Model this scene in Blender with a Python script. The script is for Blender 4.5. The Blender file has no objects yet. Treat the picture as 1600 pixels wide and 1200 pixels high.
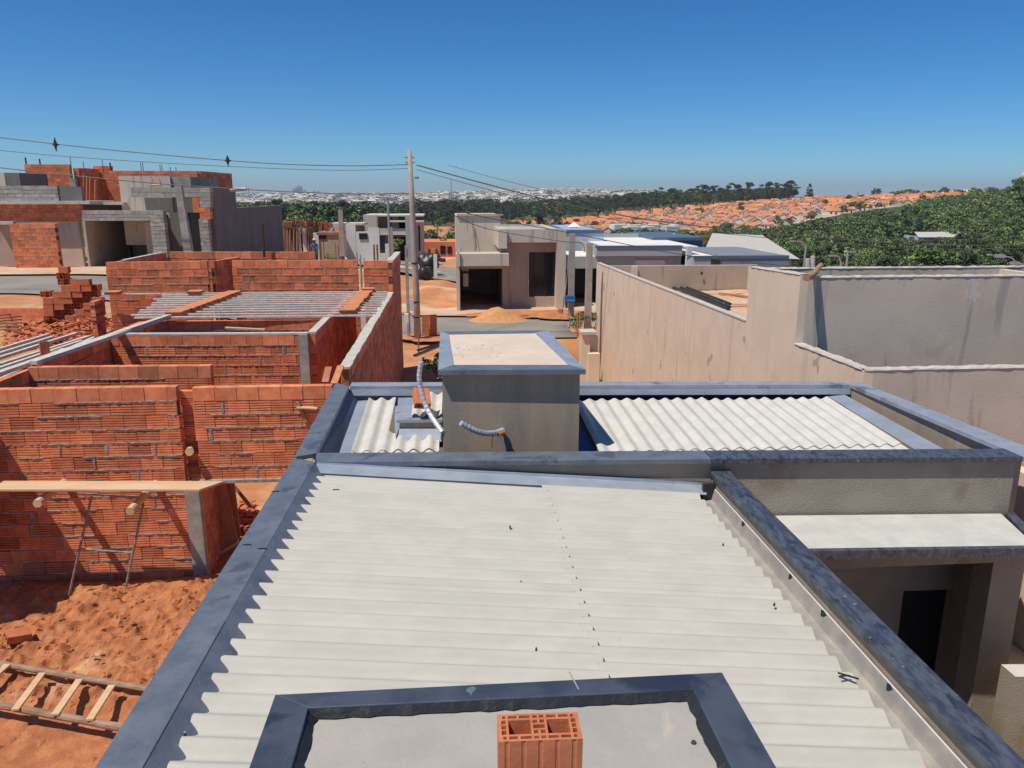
import bpy, math, random
import numpy as np
from mathutils import Vector
random.seed(7); rng = np.random.default_rng(7)
scn = bpy.context.scene
R = math.radians
# ---------------------------------------------------------------- camera, sky, sun, exposure
F = 1200.; PITCH = R(13.8); YAW = R(4.5); CZ = 5.6
cam = bpy.data.objects.new("camera", bpy.data.cameras.new("camera"))
scn.collection.objects.link(cam)
cam.location = (0, 0, CZ); cam.rotation_euler = (R(90) - PITCH, 0, -YAW)
cam.data.sensor_width = 36; cam.data.lens = 36 * F / 1600
cam.data.clip_start = .05; cam.data.clip_end = 30000
scn.camera = cam
SUN = Vector((-.43, -.265, 1.0)).normalized()
w = bpy.data.worlds.new("World"); scn.world = w; w.use_nodes = True
nt = w.node_tree; bg = nt.nodes["Background"]
sky = nt.nodes.new("ShaderNodeTexSky"); sky.sky_type = 'NISHITA'; sky.sun_disc = False
sky.sun_elevation = math.asin(SUN.z); sky.sun_rotation = math.atan2(SUN.x, SUN.y) % (2 * math.pi)
sky.air_density = .72; sky.dust_density = .45; sky.ozone_density = 2.7; sky.altitude = 600
hs = nt.nodes.new("ShaderNodeHueSaturation"); hs.inputs['Saturation'].default_value = 1.34
tn = nt.nodes.new("ShaderNodeMix"); tn.data_type = 'RGBA'; tn.blend_type = 'MULTIPLY'; tn.inputs[0].default_value = 1
tn.inputs[7].default_value = (.545, .91, 1.05, 1)
nt.links.new(sky.outputs[0], hs.inputs['Color']); nt.links.new(hs.outputs[0], tn.inputs[6])
nt.links.new(tn.outputs[2], bg.inputs[0]); bg.inputs[1].default_value = .106
sl = bpy.data.lights.new("sun", 'SUN'); sl.energy = 4.5; sl.angle = R(.53); sl.color = (1, .93, .81)
so = bpy.data.objects.new("sun", sl); scn.collection.objects.link(so)
so.rotation_euler = (-SUN).to_track_quat('-Z', 'Y').to_euler(); so.location = (0, 0, 60)
scn.view_settings.view_transform = 'Standard'; scn.view_settings.look = 'None'
scn.view_settings.exposure = 0; scn.view_settings.gamma = 1
scn.cycles.max_bounces = 6; scn.cycles.use_denoising = True
col = scn.collection

def ray(px, py):
    a = (px - 800) / F; b = -(py - 600) / F
    f = Vector((math.sin(YAW) * math.cos(PITCH), math.cos(YAW) * math.cos(PITCH), -math.sin(PITCH)))
    r = Vector((math.cos(YAW), -math.sin(YAW), 0))
    u = Vector((math.sin(YAW) * math.sin(PITCH), math.cos(YAW) * math.sin(PITCH), math.cos(PITCH)))
    return f + a * r + b * u
O = Vector((0, 0, CZ))
def pz(px, py, z):
    d = ray(px, py); return O + d * ((z - CZ) / d.z)
def py_(px, py, Y):
    d = ray(px, py); return O + d * (Y / d.y)
def px_(px, py, X):
    d = ray(px, py); return O + d * (X / d.x)

# ---------------------------------------------------------------- materials
def lin(c):
    return tuple((v / 255 / 12.92 if v / 255 <= .04045 else ((v / 255 + .055) / 1.055) ** 2.4) for v in c) + (1,)
def mat(name, c1, c2=None, scale=3, rough=.8, bump=0, bscale=40, metal=0, stretch=(1, 1, 1), island=0.0,
        c3=None, s3=1.0, t3=.62, spec=.4, bstretch=(1, 1, 1), detail=6, soft=.12, coat=0, grime=None, rvar=0, streak=None):
    """c1/c2 mixed by noise, c3 as soft-edged stains, island = brightness variation per loose piece"""
    m = bpy.data.materials.new(name); m.use_nodes = True
    t = m.node_tree; n = t.nodes; L = t.links; b = n["Principled BSDF"]
    b.inputs['Roughness'].default_value = rough; b.inputs['Metallic'].default_value = metal
    b.inputs['Specular IOR Level'].default_value = spec
    if coat: b.inputs['Coat Weight'].default_value = coat; b.inputs['Coat Roughness'].default_value = .25
    geo = n.new("ShaderNodeNewGeometry")
    def noise(sc, st, det=detail, dist=0.):
        mp = n.new("ShaderNodeMapping"); mp.inputs['Scale'].default_value = st
        L.new(geo.outputs['Position'], mp.inputs[0])
        no = n.new("ShaderNodeTexNoise"); no.inputs['Scale'].default_value = sc
        no.inputs['Detail'].default_value = det; no.inputs['Roughness'].default_value = .6
        no.inputs['Distortion'].default_value = dist
        L.new(mp.outputs[0], no.inputs['Vector']); return no.outputs['Fac']
    def ramp(src, a, bb):
        r = n.new("ShaderNodeMapRange"); r.inputs[1].default_value = a; r.inputs[2].default_value = bb
        r.interpolation_type = 'SMOOTHSTEP'; L.new(src, r.inputs[0]); return r.outputs[0]
    def mix(fac, a, bb):
        x = n.new("ShaderNodeMix"); x.data_type = 'RGBA'
        if isinstance(fac, float): x.inputs[0].default_value = fac
        else: L.new(fac, x.inputs[0])
        for sock, v in ((x.inputs[6], a), (x.inputs[7], bb)):
            if isinstance(v, tuple): sock.default_value = v
            else: L.new(v, sock)
        return x.outputs[2]
    c = c1
    if c2: c = mix(ramp(noise(scale, stretch), .36, .64), c1, c2)
    if c3: c = mix(ramp(noise(s3, stretch, 5, .4), t3, t3 + soft), c, c3)
    if grime: c = mix(ramp(noise(grime[1], (1, 1, 1), 3), grime[2], grime[2] + .03), c, grime[0])
    if streak: c = mix(ramp(noise(streak[1], (1, 1, .10), 4, .3), streak[2], streak[2] + .10), c, streak[0])
    if island:
        hs = n.new("ShaderNodeHueSaturation")
        r = n.new("ShaderNodeMapRange"); r.inputs[3].default_value = 1 - island; r.inputs[4].default_value = 1 + island
        L.new(geo.outputs['Random Per Island'], r.inputs[0]); L.new(r.outputs[0], hs.inputs['Value'])
        if isinstance(c, tuple): hs.inputs['Color'].default_value = c
        else: L.new(c, hs.inputs['Color'])
        c = hs.outputs[0]
    if isinstance(c, tuple): b.inputs['Base Color'].default_value = c
    else: L.new(c, b.inputs['Base Color'])
    if rvar:
        r = n.new("ShaderNodeMapRange"); r.inputs[3].default_value = max(.05, rough - rvar); r.inputs[4].default_value = rough + rvar
        r.inputs[1].default_value = .3; r.inputs[2].default_value = .7
        L.new(noise(6, bstretch, 5, .5), r.inputs[0]); L.new(r.outputs[0], b.inputs['Roughness'])
    if bump:
        bp = n.new("ShaderNodeBump"); bp.inputs['Strength'].default_value = 1.0; bp.inputs['Distance'].default_value = bump
        L.new(noise(bscale, bstretch, 4), bp.inputs['Height']); L.new(bp.outputs[0], b.inputs['Normal'])
    return m
G = lambda r, g, b: (r, g, b, 1)
BRICK = mat('brick', G(.60, .178, .078), G(.71, .255, .12), 7, .9, .002, 60, island=.24, c3=G(.50, .145, .07), s3=2.2, t3=.64)
BRICKFAR = None
MORTAR = mat('mortar', G(.38, .335, .29), G(.22, .19, .165), 14, .95, .006, 50)
CORE = mat('brick_core', G(.12, .045, .028), G(.20, .10, .07), 9, .95, .004, 30)
CONC = mat('cast_concrete', G(.40, .38, .345), G(.28, .265, .24), 4, .9, .003, 60, c3=G(.2, .185, .165), s3=2.5)
CAP = mat('concrete_cap', G(.58, .535, .47), G(.47, .43, .375), 6, .9, .004, 50)
PEACH = mat('peach_plaster', G(.74, .605, .46), G(.68, .555, .42), 1.1, .92, .0035, 18, c3=G(.58, .41, .28), s3=.65, t3=.56, stretch=(1, 1, 1.0), soft=.2, streak=(G(.61, .495, .375), 3.5, .56), grime=(G(.46, .37, .29), 1.3, .66))
GREYP = mat('grey_plaster', G(.58, .51, .415), G(.52, .46, .375), 1.0, .92, .0035, 22, c3=G(.46, .375, .295), s3=.8, t3=.53, soft=.2, streak=(G(.38, .35, .31), 2.6, .55), grime=(G(.55, .52, .47), 1.9, .67))
ROUGHP = mat('textured_plaster', G(.34, .30, .24), G(.29, .26, .21), 2.5, .95, .009, 62, c3=G(.26, .20, .15), s3=.9, t3=.58)
BROWNP = mat('brown_plaster', G(.40, .30, .215), G(.29, .245, .195), 2.6, .92, .003, 45, stretch=(1, 1, .14), c3=G(.36, .34, .30), s3=3.0, t3=.60, soft=.05, grime=(G(.38, .28, .20), 1.3, .62))
FIBRE = mat('fibre_cement', G(.51, .49, .43), G(.465, .447, .395), 5, .86, .0012, 70, c3=G(.43, .412, .36), s3=1.7, t3=.57, stretch=(.5, 1, 1), soft=.2, grime=(G(.42, .33, .24), 22, .725))
FIBREB = mat('fibre_cement_back', G(.59, .57, .52), G(.53, .51, .465), 4, .88, .0012, 70, grime=(G(.40, .37, .33), 30, .725))
COPED = mat('dark_metal_coping', G(.050, .062, .088), G(.080, .095, .125), 5, .42, .0025, 9, spec=.5, c3=G(.030, .040, .064), s3=2.6, t3=.55, detail=8, rvar=.14, grime=(G(.15, .18, .22), 15, .71), metal=.15)
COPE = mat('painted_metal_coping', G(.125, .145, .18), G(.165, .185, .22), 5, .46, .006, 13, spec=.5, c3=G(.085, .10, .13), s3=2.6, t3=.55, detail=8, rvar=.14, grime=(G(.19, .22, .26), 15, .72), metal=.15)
COPEW = mat('wrinkled_coping', G(.052, .060, .078), G(.105, .118, .145), 13, .33, .012, 12, spec=.6, c3=G(.034, .040, .054), s3=8, t3=.54, detail=9, stretch=(1.8, .6, 1), bstretch=(1.6, .6, 1), rvar=.15, metal=.15, grime=(G(.30, .34, .40), 22, .70))
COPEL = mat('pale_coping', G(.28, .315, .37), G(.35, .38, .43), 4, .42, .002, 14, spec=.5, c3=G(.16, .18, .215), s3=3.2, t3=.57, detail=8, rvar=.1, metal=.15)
FLASH = mat('blue_flashing', G(.31, .355, .415), G(.37, .415, .47), 3, .36, .002, 16, spec=.6, c3=G(.25, .31, .39), s3=2, metal=.2, rvar=.1)
NAVYF = mat('navy_flashing', G(.06, .085, .15), None, rough=.5)
GALV = mat('galvanised', G(.55, .50, .44), G(.42, .40, .37), 5, .34, .001, 12, metal=.35, c3=G(.35, .32, .28), s3=4, rvar=.12)
SEAL = mat('black_sealant', G(.022, .024, .028), None, rough=.5, bump=.004, bscale=40)
SLABT = mat('cement_slab', G(.40, .375, .335), G(.35, .33, .30), 3, .9, .002, 50, c3=G(.50, .44, .36), s3=3.2, t3=.6, grime=(G(.27, .25, .22), 9, .70))
SLABW = mat('pale_slab', G(.66, .55, .44), G(.60, .49, .39), 2, .92, .001, 40, grime=(G(.42, .36, .30), 12, .72))
SLABG = mat('whitewashed_slab', G(.56, .55, .50), G(.49, .48, .44), 4, .9, .001, 50, grime=(G(.40, .38, .34), 14, .70))
JOIST = mat('joist_concrete', G(.62, .60, .54), G(.46, .44, .40), 9, .9, .003, 50)
TILE = mat('ceramic_tile', G(.62, .25, .115), G(.52, .19, .08), 9, .9, .002, 50, island=.15)
BRKN = mat('clean_brick', G(.56, .19, .085), G(.47, .145, .065), 12, .88, .0015, 60, c3=G(.62, .27, .13), s3=6, t3=.62, island=.10)
SOIL = mat('soil', G(.55, .235, .10), G(.40, .155, .066), 1.6, .97, .02, 14, c3=G(.62, .32, .17), s3=.45, t3=.55, detail=9)
CLODS = mat('dug_soil', G(.50, .195, .082), G(.36, .13, .055), 5, .97, .012, 40, c3=G(.64, .36, .20), s3=1.0, t3=.55, detail=9, soft=.2)
SAND = mat('sand', G(.60, .30, .13), G(.52, .25, .11), 5, .97, .01, 30)
ASPH = mat('asphalt', G(.235, .215, .195), G(.29, .255, .22), .6, .93, .002, 60, c3=G(.38, .27, .19), s3=.3, t3=.58)
PALEG = mat('pale_dirt', G(.62, .45, .32), G(.56, .36, .22), .8, .97, .01, 10, c3=G(.52, .26, .13), s3=.5, t3=.58)
WOOD = mat('raw_board', G(.66, .47, .30), G(.58, .39, .23), 6, .85, .001, 60, stretch=(.15, 1, 1), c3=G(.45, .27, .14), s3=8, t3=.66)
WOODD = mat('old_wood', G(.26, .145, .09), G(.38, .25, .17), 14, .9, .004, 50, stretch=(.2, 1, 1))
WOODR = mat('red_board', G(.36, .14, .08), G(.45, .20, .12), 5, .85, .001, 50, stretch=(1, 1, .2))
STEEL = mat('cement_smeared_steel', G(.34, .30, .26), G(.20, .15, .12), 16, .7, .002, 60, metal=.2)
REBAR = mat('rebar', G(.10, .055, .04), None, rough=.8, metal=.3)
DARK = mat('dark_interior', G(.012, .013, .016), None, rough=.6)
GLASS = mat('dark_glazing', G(.01, .012, .016), None, rough=.12, spec=.5)
BLACKP = mat('black_plastic', G(.018, .02, .022), G(.035, .038, .04), 3, .38)
FOIL = mat('foil_conduit', G(.74, .75, .78), G(.55, .56, .6), 20, .3, .006, 60, metal=.4)
ORANGEP = mat('orange_plastic', G(.65, .17, .04), None, rough=.5)
CREAM = mat('cream_paint', G(.70, .68, .62), G(.62, .60, .55), 1, .9)
WHITEP = mat('white_paint', G(.76, .75, .71), G(.68, .67, .64), .6, .85)
BLUEW = mat('pale_blue_wall', G(.50, .56, .62), G(.45, .51, .58), .5, .9)
GREYW = mat('grey_wall', G(.22, .24, .27), G(.19, .21, .24), .5, .9)
GREYW2 = mat('light_grey_wall', G(.40, .41, .41), G(.36, .365, .37), .5, .9)
SLATEB = mat('slate_blue_metal', G(.10, .14, .20), None, rough=.5)
WALLD = mat('shaded_cement_render', G(.20, .185, .17), G(.155, .15, .145), .9, .95, .003, 30, stretch=(1, 1, .25), c3=G(.26, .235, .21), s3=1.2, t3=.6)  # dark tone paints in the shade of turned-away and recessed walls
TAUPE = mat('taupe_render', G(.60, .525, .43), G(.54, .47, .385), .7, .93, .003, 20, c3=G(.42, .35, .28), s3=.8, streak=(G(.40, .34, .28), 2.2, .57))
TAUPER = mat('reddish_render', G(.47, .37, .29), G(.42, .325, .255), .7, .93, .003, 20, streak=(G(.32, .24, .19), 2.2, .57))
POLEC = mat('pole_concrete', G(.40, .35, .29), G(.33, .29, .245), 3, .9, .002, 40)
BOXB = mat('blue_box_paint', G(.03, .12, .33), None, rough=.45)
BOXL = mat('light_blue_paint', G(.10, .36, .68), None, rough=.45)
WIRE = mat('cable', G(.10, .095, .09), None, rough=.6)
LAMPM = mat('lamp_metal', G(.45, .46, .47), None, rough=.4, metal=.5)
SKIN = mat('skin', G(.25, .13, .08), None, rough=.7)
CLOTHB = mat('blue_cloth', G(.07, .16, .36), G(.05, .11, .26), 20, .9)
CLOTHD = mat('navy_trousers', G(.03, .05, .10), None, rough=.9)
HATM = mat('pale_hat', G(.5, .47, .4), None, rough=.9)
LEAF = [mat('foliage_a', G(.10, .165, .042), G(.25, .31, .10), .11, .7, island=.6, c3=G(.07, .125, .035), s3=.06, t3=.5),
        mat('foliage_b', G(.10, .165, .048), G(.165, .21, .07), .09, .7, island=.6, c3=G(.045, .08, .03), s3=.05, t3=.5),
        mat('foliage_c', G(.045, .072, .034), G(.065, .092, .042), 3.2, .75, island=.5)]
BARK = mat('bark', G(.12, .085, .06), None, rough=.95)
ORROOF = mat('clay_roof', G(.60, .25, .11), G(.48, .18, .08), .09, .9, island=.34, c3=G(.50, .30, .19), s3=.07, t3=.60)
HWALL = mat('house_render', G(.76, .70, .62), G(.55, .45, .36), .09, .9, island=.2)
CITYW = mat('city_render', G(.76, .76, .75), G(.40, .40, .40), .02, .9, island=.4, c3=G(.50, .36, .28), s3=.03, t3=.66)
CITYT = mat('tower_render', G(.36, .40, .46), None, rough=.8)
FARG = mat('undergrowth', G(.05, .07, .022), G(.09, .10, .04), .06, .95)
# far trees: terrain material with soil near, green far
def ground_mat():
    m = mat('ground_soil', G(.56, .27, .13), G(.44, .19, .085), .9, .97, .02, 9, c3=G(.62, .42, .28), s3=.22, t3=.52, detail=9)
    t = m.node_tree; n = t.nodes; L = t.links; b = n["Principled BSDF"]
    src = b.inputs['Base Color'].links[0].from_socket
    geo = n.new("ShaderNodeNewGeometry"); le = n.new("ShaderNodeVectorMath"); le.operation = 'LENGTH'
    L.new(geo.outputs['Position'], le.inputs[0])
    r = n.new("ShaderNodeMapRange"); r.inputs[1].default_value = 95; r.inputs[2].default_value = 125; L.new(le.outputs['Value'], r.inputs[0])
    x = n.new("ShaderNodeMix"); x.data_type = 'RGBA'; L.new(r.outputs[0], x.inputs[0]); L.new(src, x.inputs[6])
    no = n.new("ShaderNodeTexNoise"); no.inputs['Scale'].default_value = .03; L.new(geo.outputs['Position'], no.inputs['Vector'])
    cr = n.new("ShaderNodeMix"); cr.data_type = 'RGBA'; cr.inputs[6].default_value = G(.05, .075, .025); cr.inputs[7].default_value = G(.16, .14, .06)
    rr = n.new("ShaderNodeMapRange"); rr.inputs[1].default_value = .4; rr.inputs[2].default_value = .65; L.new(no.outputs['Fac'], rr.inputs[0])
    L.new(rr.outputs[0], cr.inputs[0]); L.new(cr.outputs[2], x.inputs[7]); L.new(x.outputs[2], b.inputs['Base Color'])
    return m
GROUND = ground_mat()

# ---------------------------------------------------------------- mesh helpers
class MB:
    def __init__(s): s.v = []; s.f = []; s.m = []; s.mats = []
    def mi(s, m):
        if m not in s.mats: s.mats.append(m)
        return s.mats.index(m)
    def poly(s, pts, m):
        k = len(s.v); s.v += [tuple(p) for p in pts]; s.f.append(tuple(range(k, k + len(pts)))); s.m.append(s.mi(m)); return s
    def prism(s, base, z0, z1, m, mtop=None):
        """base: footprint (x,y) or (x,y,z0,z1) per corner, counter-clockwise"""
        n = len(base); k = len(s.v)
        s.v += [(p[0], p[1], p[2] if len(p) > 2 else z0) for p in base] + [(p[0], p[1], p[3] if len(p) > 3 else z1) for p in base]
        a = s.mi(m); t = s.mi(mtop) if mtop else a
        s.f.append(tuple(range(k + n - 1, k - 1, -1))); s.m.append(a)
        s.f.append(tuple(range(k + n, k + 2 * n))); s.m.append(t)
        for i in range(n):
            j = (i + 1) % n; s.f.append((k + i, k + j, k + n + j, k + n + i)); s.m.append(a)
        return s
    def box(s, x0, x1, y0, y1, z0, z1, m, mtop=None):
        return s.prism([(x0, y0), (x1, y0), (x1, y1), (x0, y1)], z0, z1, m, mtop)
    def bar(s, a, b, w, h, m):
        """box beam from a to b, w across, h high"""
        a = Vector(a); b = Vector(b); d = (b - a).normalized()
        up = Vector((0, 0, 1)) if abs(d.z) < .95 else Vector((0, 1, 0))
        r = d.cross(up).normalized() * (w / 2); u = r.cross(d).normalized() * (h / 2)
        k = len(s.v)
        for p in (a, b): s.v += [tuple(p - r - u), tuple(p + r - u), tuple(p + r + u), tuple(p - r + u)]
        for q in ((0, 1, 2, 3), (7, 6, 5, 4), (0, 4, 5, 1), (1, 5, 6, 2), (2, 6, 7, 3), (3, 7, 4, 0)):
            s.f.append(tuple(k + i for i in q)); s.m.append(s.mi(m))
        return s
    def tube(s, pts, rad, m, n=8, jit=0, cap=True):
        pts = [Vector(p) for p in pts]; k = len(s.v); N = len(pts)
        for i, p in enumerate(pts):
            d = (pts[min(i + 1, N - 1)] - pts[max(i - 1, 0)]).normalized()
            up = Vector((0, 0, 1)) if abs(d.z) < .9 else Vector((1, 0, 0))
            r = d.cross(up).normalized(); u = r.cross(d).normalized()
            q = rad[i] if isinstance(rad, (list, tuple)) else rad
            for j in range(n):
                a = 2 * math.pi * j / n; qq = q * (1 + random.uniform(-jit, jit))
                s.v.append(tuple(p + r * math.cos(a) * qq + u * math.sin(a) * qq))
        mi = s.mi(m)
        for i in range(N - 1):
            for j in range(n):
                a = k + i * n + j; b = k + i * n + (j + 1) % n
                s.f.append((a, b, b + n, a + n)); s.m.append(mi)
        if cap:
            s.f.append(tuple(k + j for j in range(n - 1, -1, -1))); s.m.append(mi)
            s.f.append(tuple(k + (N - 1) * n + j for j in range(n))); s.m.append(mi)
        return s
    def build(s, name, parent=None, smooth=False, bevel=0):
        o0 = abs_loc(parent) if parent else Vector((0, 0, 0))
        me = bpy.data.meshes.new(name)
        me.from_pydata([(x - o0.x, y - o0.y, z - o0.z) for x, y, z in s.v], [], s.f)
        for m in s.mats: me.materials.append(m)
        me.polygons.foreach_set('material_index', s.m)
        if smooth: me.polygons.foreach_set('use_smooth', [True] * len(s.f))
        me.update()
        o = bpy.data.objects.new(name, me); col.objects.link(o)
        if parent: o.parent = parent
        if bevel:
            b = o.modifiers.new('bevel', 'BEVEL'); b.width = bevel; b.segments = 2; b.limit_method = 'ANGLE'
        return o
def abs_loc(o):
    l = Vector(o.location)
    while o.parent: o = o.parent; l += Vector(o.location)
    return l
def tag(o, label=None, cat=None, group=None, kind=None):
    if label: o['label'] = label
    if cat: o['category'] = cat
    if group: o['group'] = group
    if kind: o['kind'] = kind
    return o
def thing(name, loc, label, cat, group=None):
    o = bpy.data.objects.new(name, None); col.objects.link(o); o.location = loc; o.empty_display_size = .2
    return tag(o, label, cat, group)
def one(mb, name, label, cat, group=None, base=None, smooth=False, bevel=0):
    """a thing that is a single mesh; origin at its base"""
    vs = mb.v; c = base or (sum(v[0] for v in vs) / len(vs), sum(v[1] for v in vs) / len(vs), min(v[2] for v in vs))
    mb.v = [(x - c[0], y - c[1], z - c[2]) for x, y, z in vs]
    o = mb.build(name, None, smooth, bevel); o.location = c
    return tag(o, label, cat, group)
def clone(o, loc=None, rot=None, label=None, scale=None, parent=None):
    c = o.copy(); col.objects.link(c)
    if parent: c.parent = parent
    if loc is not None: c.location = loc
    if rot is not None: c.rotation_euler = rot
    if scale is not None: c.scale = scale
    if label: c['label'] = label
    for ch in list(o.children): clone(ch, parent=c)
    return c
def grid_mesh(name, X, Y, Z, m, smooth=True):
    ny, nx = X.shape; v = np.stack([X, Y, Z], -1).reshape(-1, 3)
    i = np.arange(ny * nx).reshape(ny, nx)
    q = np.stack([i[:-1, :-1], i[:-1, 1:], i[1:, 1:], i[1:, :-1]], -1).reshape(-1, 4)
    me = bpy.data.meshes.new(name)
    me.vertices.add(len(v)); me.vertices.foreach_set('co', v.astype('f').ravel())
    me.loops.add(q.size); me.loops.foreach_set('vertex_index', q.astype('i').ravel())
    me.polygons.add(len(q)); me.polygons.foreach_set('loop_start', np.arange(0, q.size, 4, dtype='i'))
    me.polygons.foreach_set('loop_total', np.full(len(q), 4, 'i')); me.update(calc_edges=True)
    me.polygons.foreach_set('use_smooth', np.full(len(q), smooth))
    me.materials.append(m); o = bpy.data.objects.new(name, me); col.objects.link(o); return o
def quads_mesh(name, V, mats, mi=None, parent=None):
    """V: (n,4,3) array of loose quads"""
    n = len(V); me = bpy.data.meshes.new(name)
    me.vertices.add(n * 4); me.vertices.foreach_set('co', V.astype('f').ravel())
    me.loops.add(n * 4); me.loops.foreach_set('vertex_index', np.arange(n * 4, dtype='i'))
    me.polygons.add(n); me.polygons.foreach_set('loop_start', np.arange(0, n * 4, 4, dtype='i'))
    me.polygons.foreach_set('loop_total', np.full(n, 4, 'i'))
    if mi is not None: me.polygons.foreach_set('material_index', mi.astype('i'))
    me.update(calc_edges=True)
    for m in mats: me.materials.append(m)
    o = bpy.data.objects.new(name, me); col.objects.link(o)
    if parent: o.parent = parent
    return o
def vnoise(X, Y, s, seed=0):
    """smooth value noise on numpy arrays"""
    x = X * s + seed * 17.3; y = Y * s + seed * 9.1; xi = np.floor(x).astype(int); yi = np.floor(y).astype(int)
    fx = x - xi; fy = y - yi; fx = fx * fx * (3 - 2 * fx); fy = fy * fy * (3 - 2 * fy)
    h = lambda a, b: ((np.sin(a * 127.1 + b * 311.7 + seed * 74.7) * 43758.5453) % 1.0)
    return (h(xi, yi) * (1 - fx) + h(xi + 1, yi) * fx) * (1 - fy) + (h(xi, yi + 1) * (1 - fx) + h(xi + 1, yi + 1) * fx) * fy
def sstep(a, b, x):
    t = np.clip((x - a) / (b - a), 0, 1); return t * t * (3 - 2 * t)

# ---------------------------------------------------------------- terrain
AZ = [-40, -15, -5, 0, 5, 9, 13.6, 18, 22.4, 26.5, 30.5, 34, 37.5, 45]
DD = [90, 150, 250, 350, 450, 600, 800, 1000, 1500, 2500, 4000, 9000]
TZ = [[0, -4, -9, -12, -13, -13, -14, -16, -24, -4, 5, 0],
      [0, -4, -9, -12, -13, -13, -14, -16, -24, -4, 5, 0],
      [0, -9, -17, -18, -16.5, -15, -14, -16, -22, -3, 6, 0],
      [0, -10, -18, -18, -16.5, -15, -14, -14, -20, 0, 14, 0],
      [0, -13, -20, -21, -18.5, -17.5, -13, -12, -16, 4, 24, 0],
      [0, -15, -22, -23, -18, -16.5, -12, -10, -10, 6, 26, 0],
      [0, -16, -22, -23, -20, -15, -12, -8, -8, 6, 20, 0],
      [0, -17, -22, -23, -19.5, -14, -7.5, -4, -4, -8, -10, -10],
      [0, -17, -22, -22, -17, -11, -4, 0, -4, -8, -10, -10],
      [0, -17, -22, -20, -16, -8, -1.5, 2, -2, -8, -10, -10],
      [0, -17, -22, -19, -14, -6, .5, 4, 0, -8, -10, -10],
      [0, -16, -21, -18, -13, -5, 1.5, 5.5, 0, -8, -10, -10],
      [0, -15, -19, -17, -12, -4.5, 1.5, 5, 0, -8, -10, -10],
      [0, -15, -19, -17, -12, -4.5, 1.5, 5, 0, -8, -10, -10]]
AZ = np.array(AZ); DD = np.array(DD); TZ = np.array(TZ, float)
def zfar(X, Y):
    X = np.asarray(X, float); Y = np.asarray(Y, float)
    az = np.degrees(np.arctan2(X, np.maximum(Y, 1e-3))); az = np.clip(az, -40, 45); D = np.clip(np.hypot(X, Y), 90, 9000)
    ai = np.clip(np.searchsorted(AZ, az) - 1, 0, len(AZ) - 2); di = np.clip(np.searchsorted(DD, D) - 1, 0, len(DD) - 2)
    ta = (az - AZ[ai]) / (AZ[ai + 1] - AZ[ai]); td = (D - DD[di]) / (DD[di + 1] - DD[di])
    ta = ta * ta * (3 - 2 * ta)
    return (TZ[ai, di] * (1 - ta) + TZ[ai + 1, di] * ta) * (1 - td) + (TZ[ai, di + 1] * (1 - ta) + TZ[ai + 1, di + 1] * ta) * td
def gz(X, Y):
    X = np.asarray(X, float); Y = np.asarray(Y, float)
    left_near = 1.55 * sstep(7.2, 10.5, -X) * sstep(12, 16, Y)
    left_far = 2.0 * sstep(1, 17, -X)
    k = sstep(26, 30, Y)
    z = left_near * (1 - k) + left_far * k
    z = z * (1 - sstep(50, 62, Y) * .75) + .1 * sstep(45, 60, Y)
    z = z - .03 * np.maximum(X - 9, 0) * sstep(20, 30, Y) - 4.5 * sstep(12, 22, X) * sstep(46, 62, Y) - 2.5 * sstep(3.0, 3.8, X) * (1 - sstep(7.5, 9, X)) * sstep(11, 12.5, Y) * (1 - sstep(28.3, 29.3, Y)) - 2.6 * sstep(5.45, 5.75, X) * (1 - sstep(7.5, 9, X)) * sstep(28.2, 28.7, Y) * (1 - sstep(33.4, 33.9, Y)) - 1.6 * sstep(2.9, 3.2, X) * (1 - sstep(7.5, 9, X)) * (1 - sstep(9, 10.5, Y))
    t = sstep(82, 112, np.hypot(X, Y))
    return z * (1 - t) + zfar(X, Y) * t
def road_mask(X, Y):
    w1 = (Y > 29.6) & (Y < 37.0)
    return w1
xs = np.concatenate([-np.geomspace(9000, 27, 46), np.arange(-26, 14, .25), np.geomspace(14.3, 9000, 52)])
ys = np.concatenate([[-60, -30, -12], np.arange(-4, 66, .25), np.geomspace(66.5, 9000, 78)])
X, Y = np.meshgrid(xs, ys)
Z = gz(X, Y)
near = (1 - sstep(60, 90, np.hypot(X, Y)))
rough = (vnoise(X, Y, .9, 1) - .5) * .16 + (vnoise(X, Y, 2.3, 2) - .5) * .09
hump = .65 * np.exp(-((X + 1.5) / 3.2) ** 2 - ((Y - 45) / 4.5) ** 2) * (vnoise(X, Y, .5, 5) + .4)
flat = ((Y > 29) & (Y < 37.6)) | ((X > -1.9) & (X < 6.5) & (Y < 28))
Z = Z + near * np.where(flat, -.02, rough + hump - .03)
g = grid_mesh('ground', X, Y, Z, GROUND); tag(g, kind='structure')

# dug earth beside our house (fine relief)
xs = np.arange(-13, -1.55, .028); ys = np.arange(2.2, 12.2, .028); X, Y = np.meshgrid(xs, ys)
rid = np.abs(vnoise(X, Y, 7, 3) - .5) * 2
amp = sstep(-9.5, -8.4, -np.abs(Y - 8.2) * 1.0 - 7) * 0 + sstep(7.4, 8.2, Y) * (1 - sstep(10.2, 10.9, Y))
Z = .03 + amp * (.16 * vnoise(X, Y, 1.1, 4) + .10 * (1 - rid) ** 2 * vnoise(X, Y, 3.1, 9) + .07 * np.maximum(vnoise(X, Y, 9, 6) - .4, 0) * vnoise(X, Y, 4, 12) * 3 + .03 * vnoise(X, Y, 17, 21))
Z += .02 * vnoise(X, Y, 9, 7) + .012 * vnoise(X, Y, 25, 8) + .05 * vnoise(X, Y, .8, 10)
tag(grid_mesh('dug_earth', X, Y, Z, CLODS, smooth=False), kind='structure')

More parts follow.
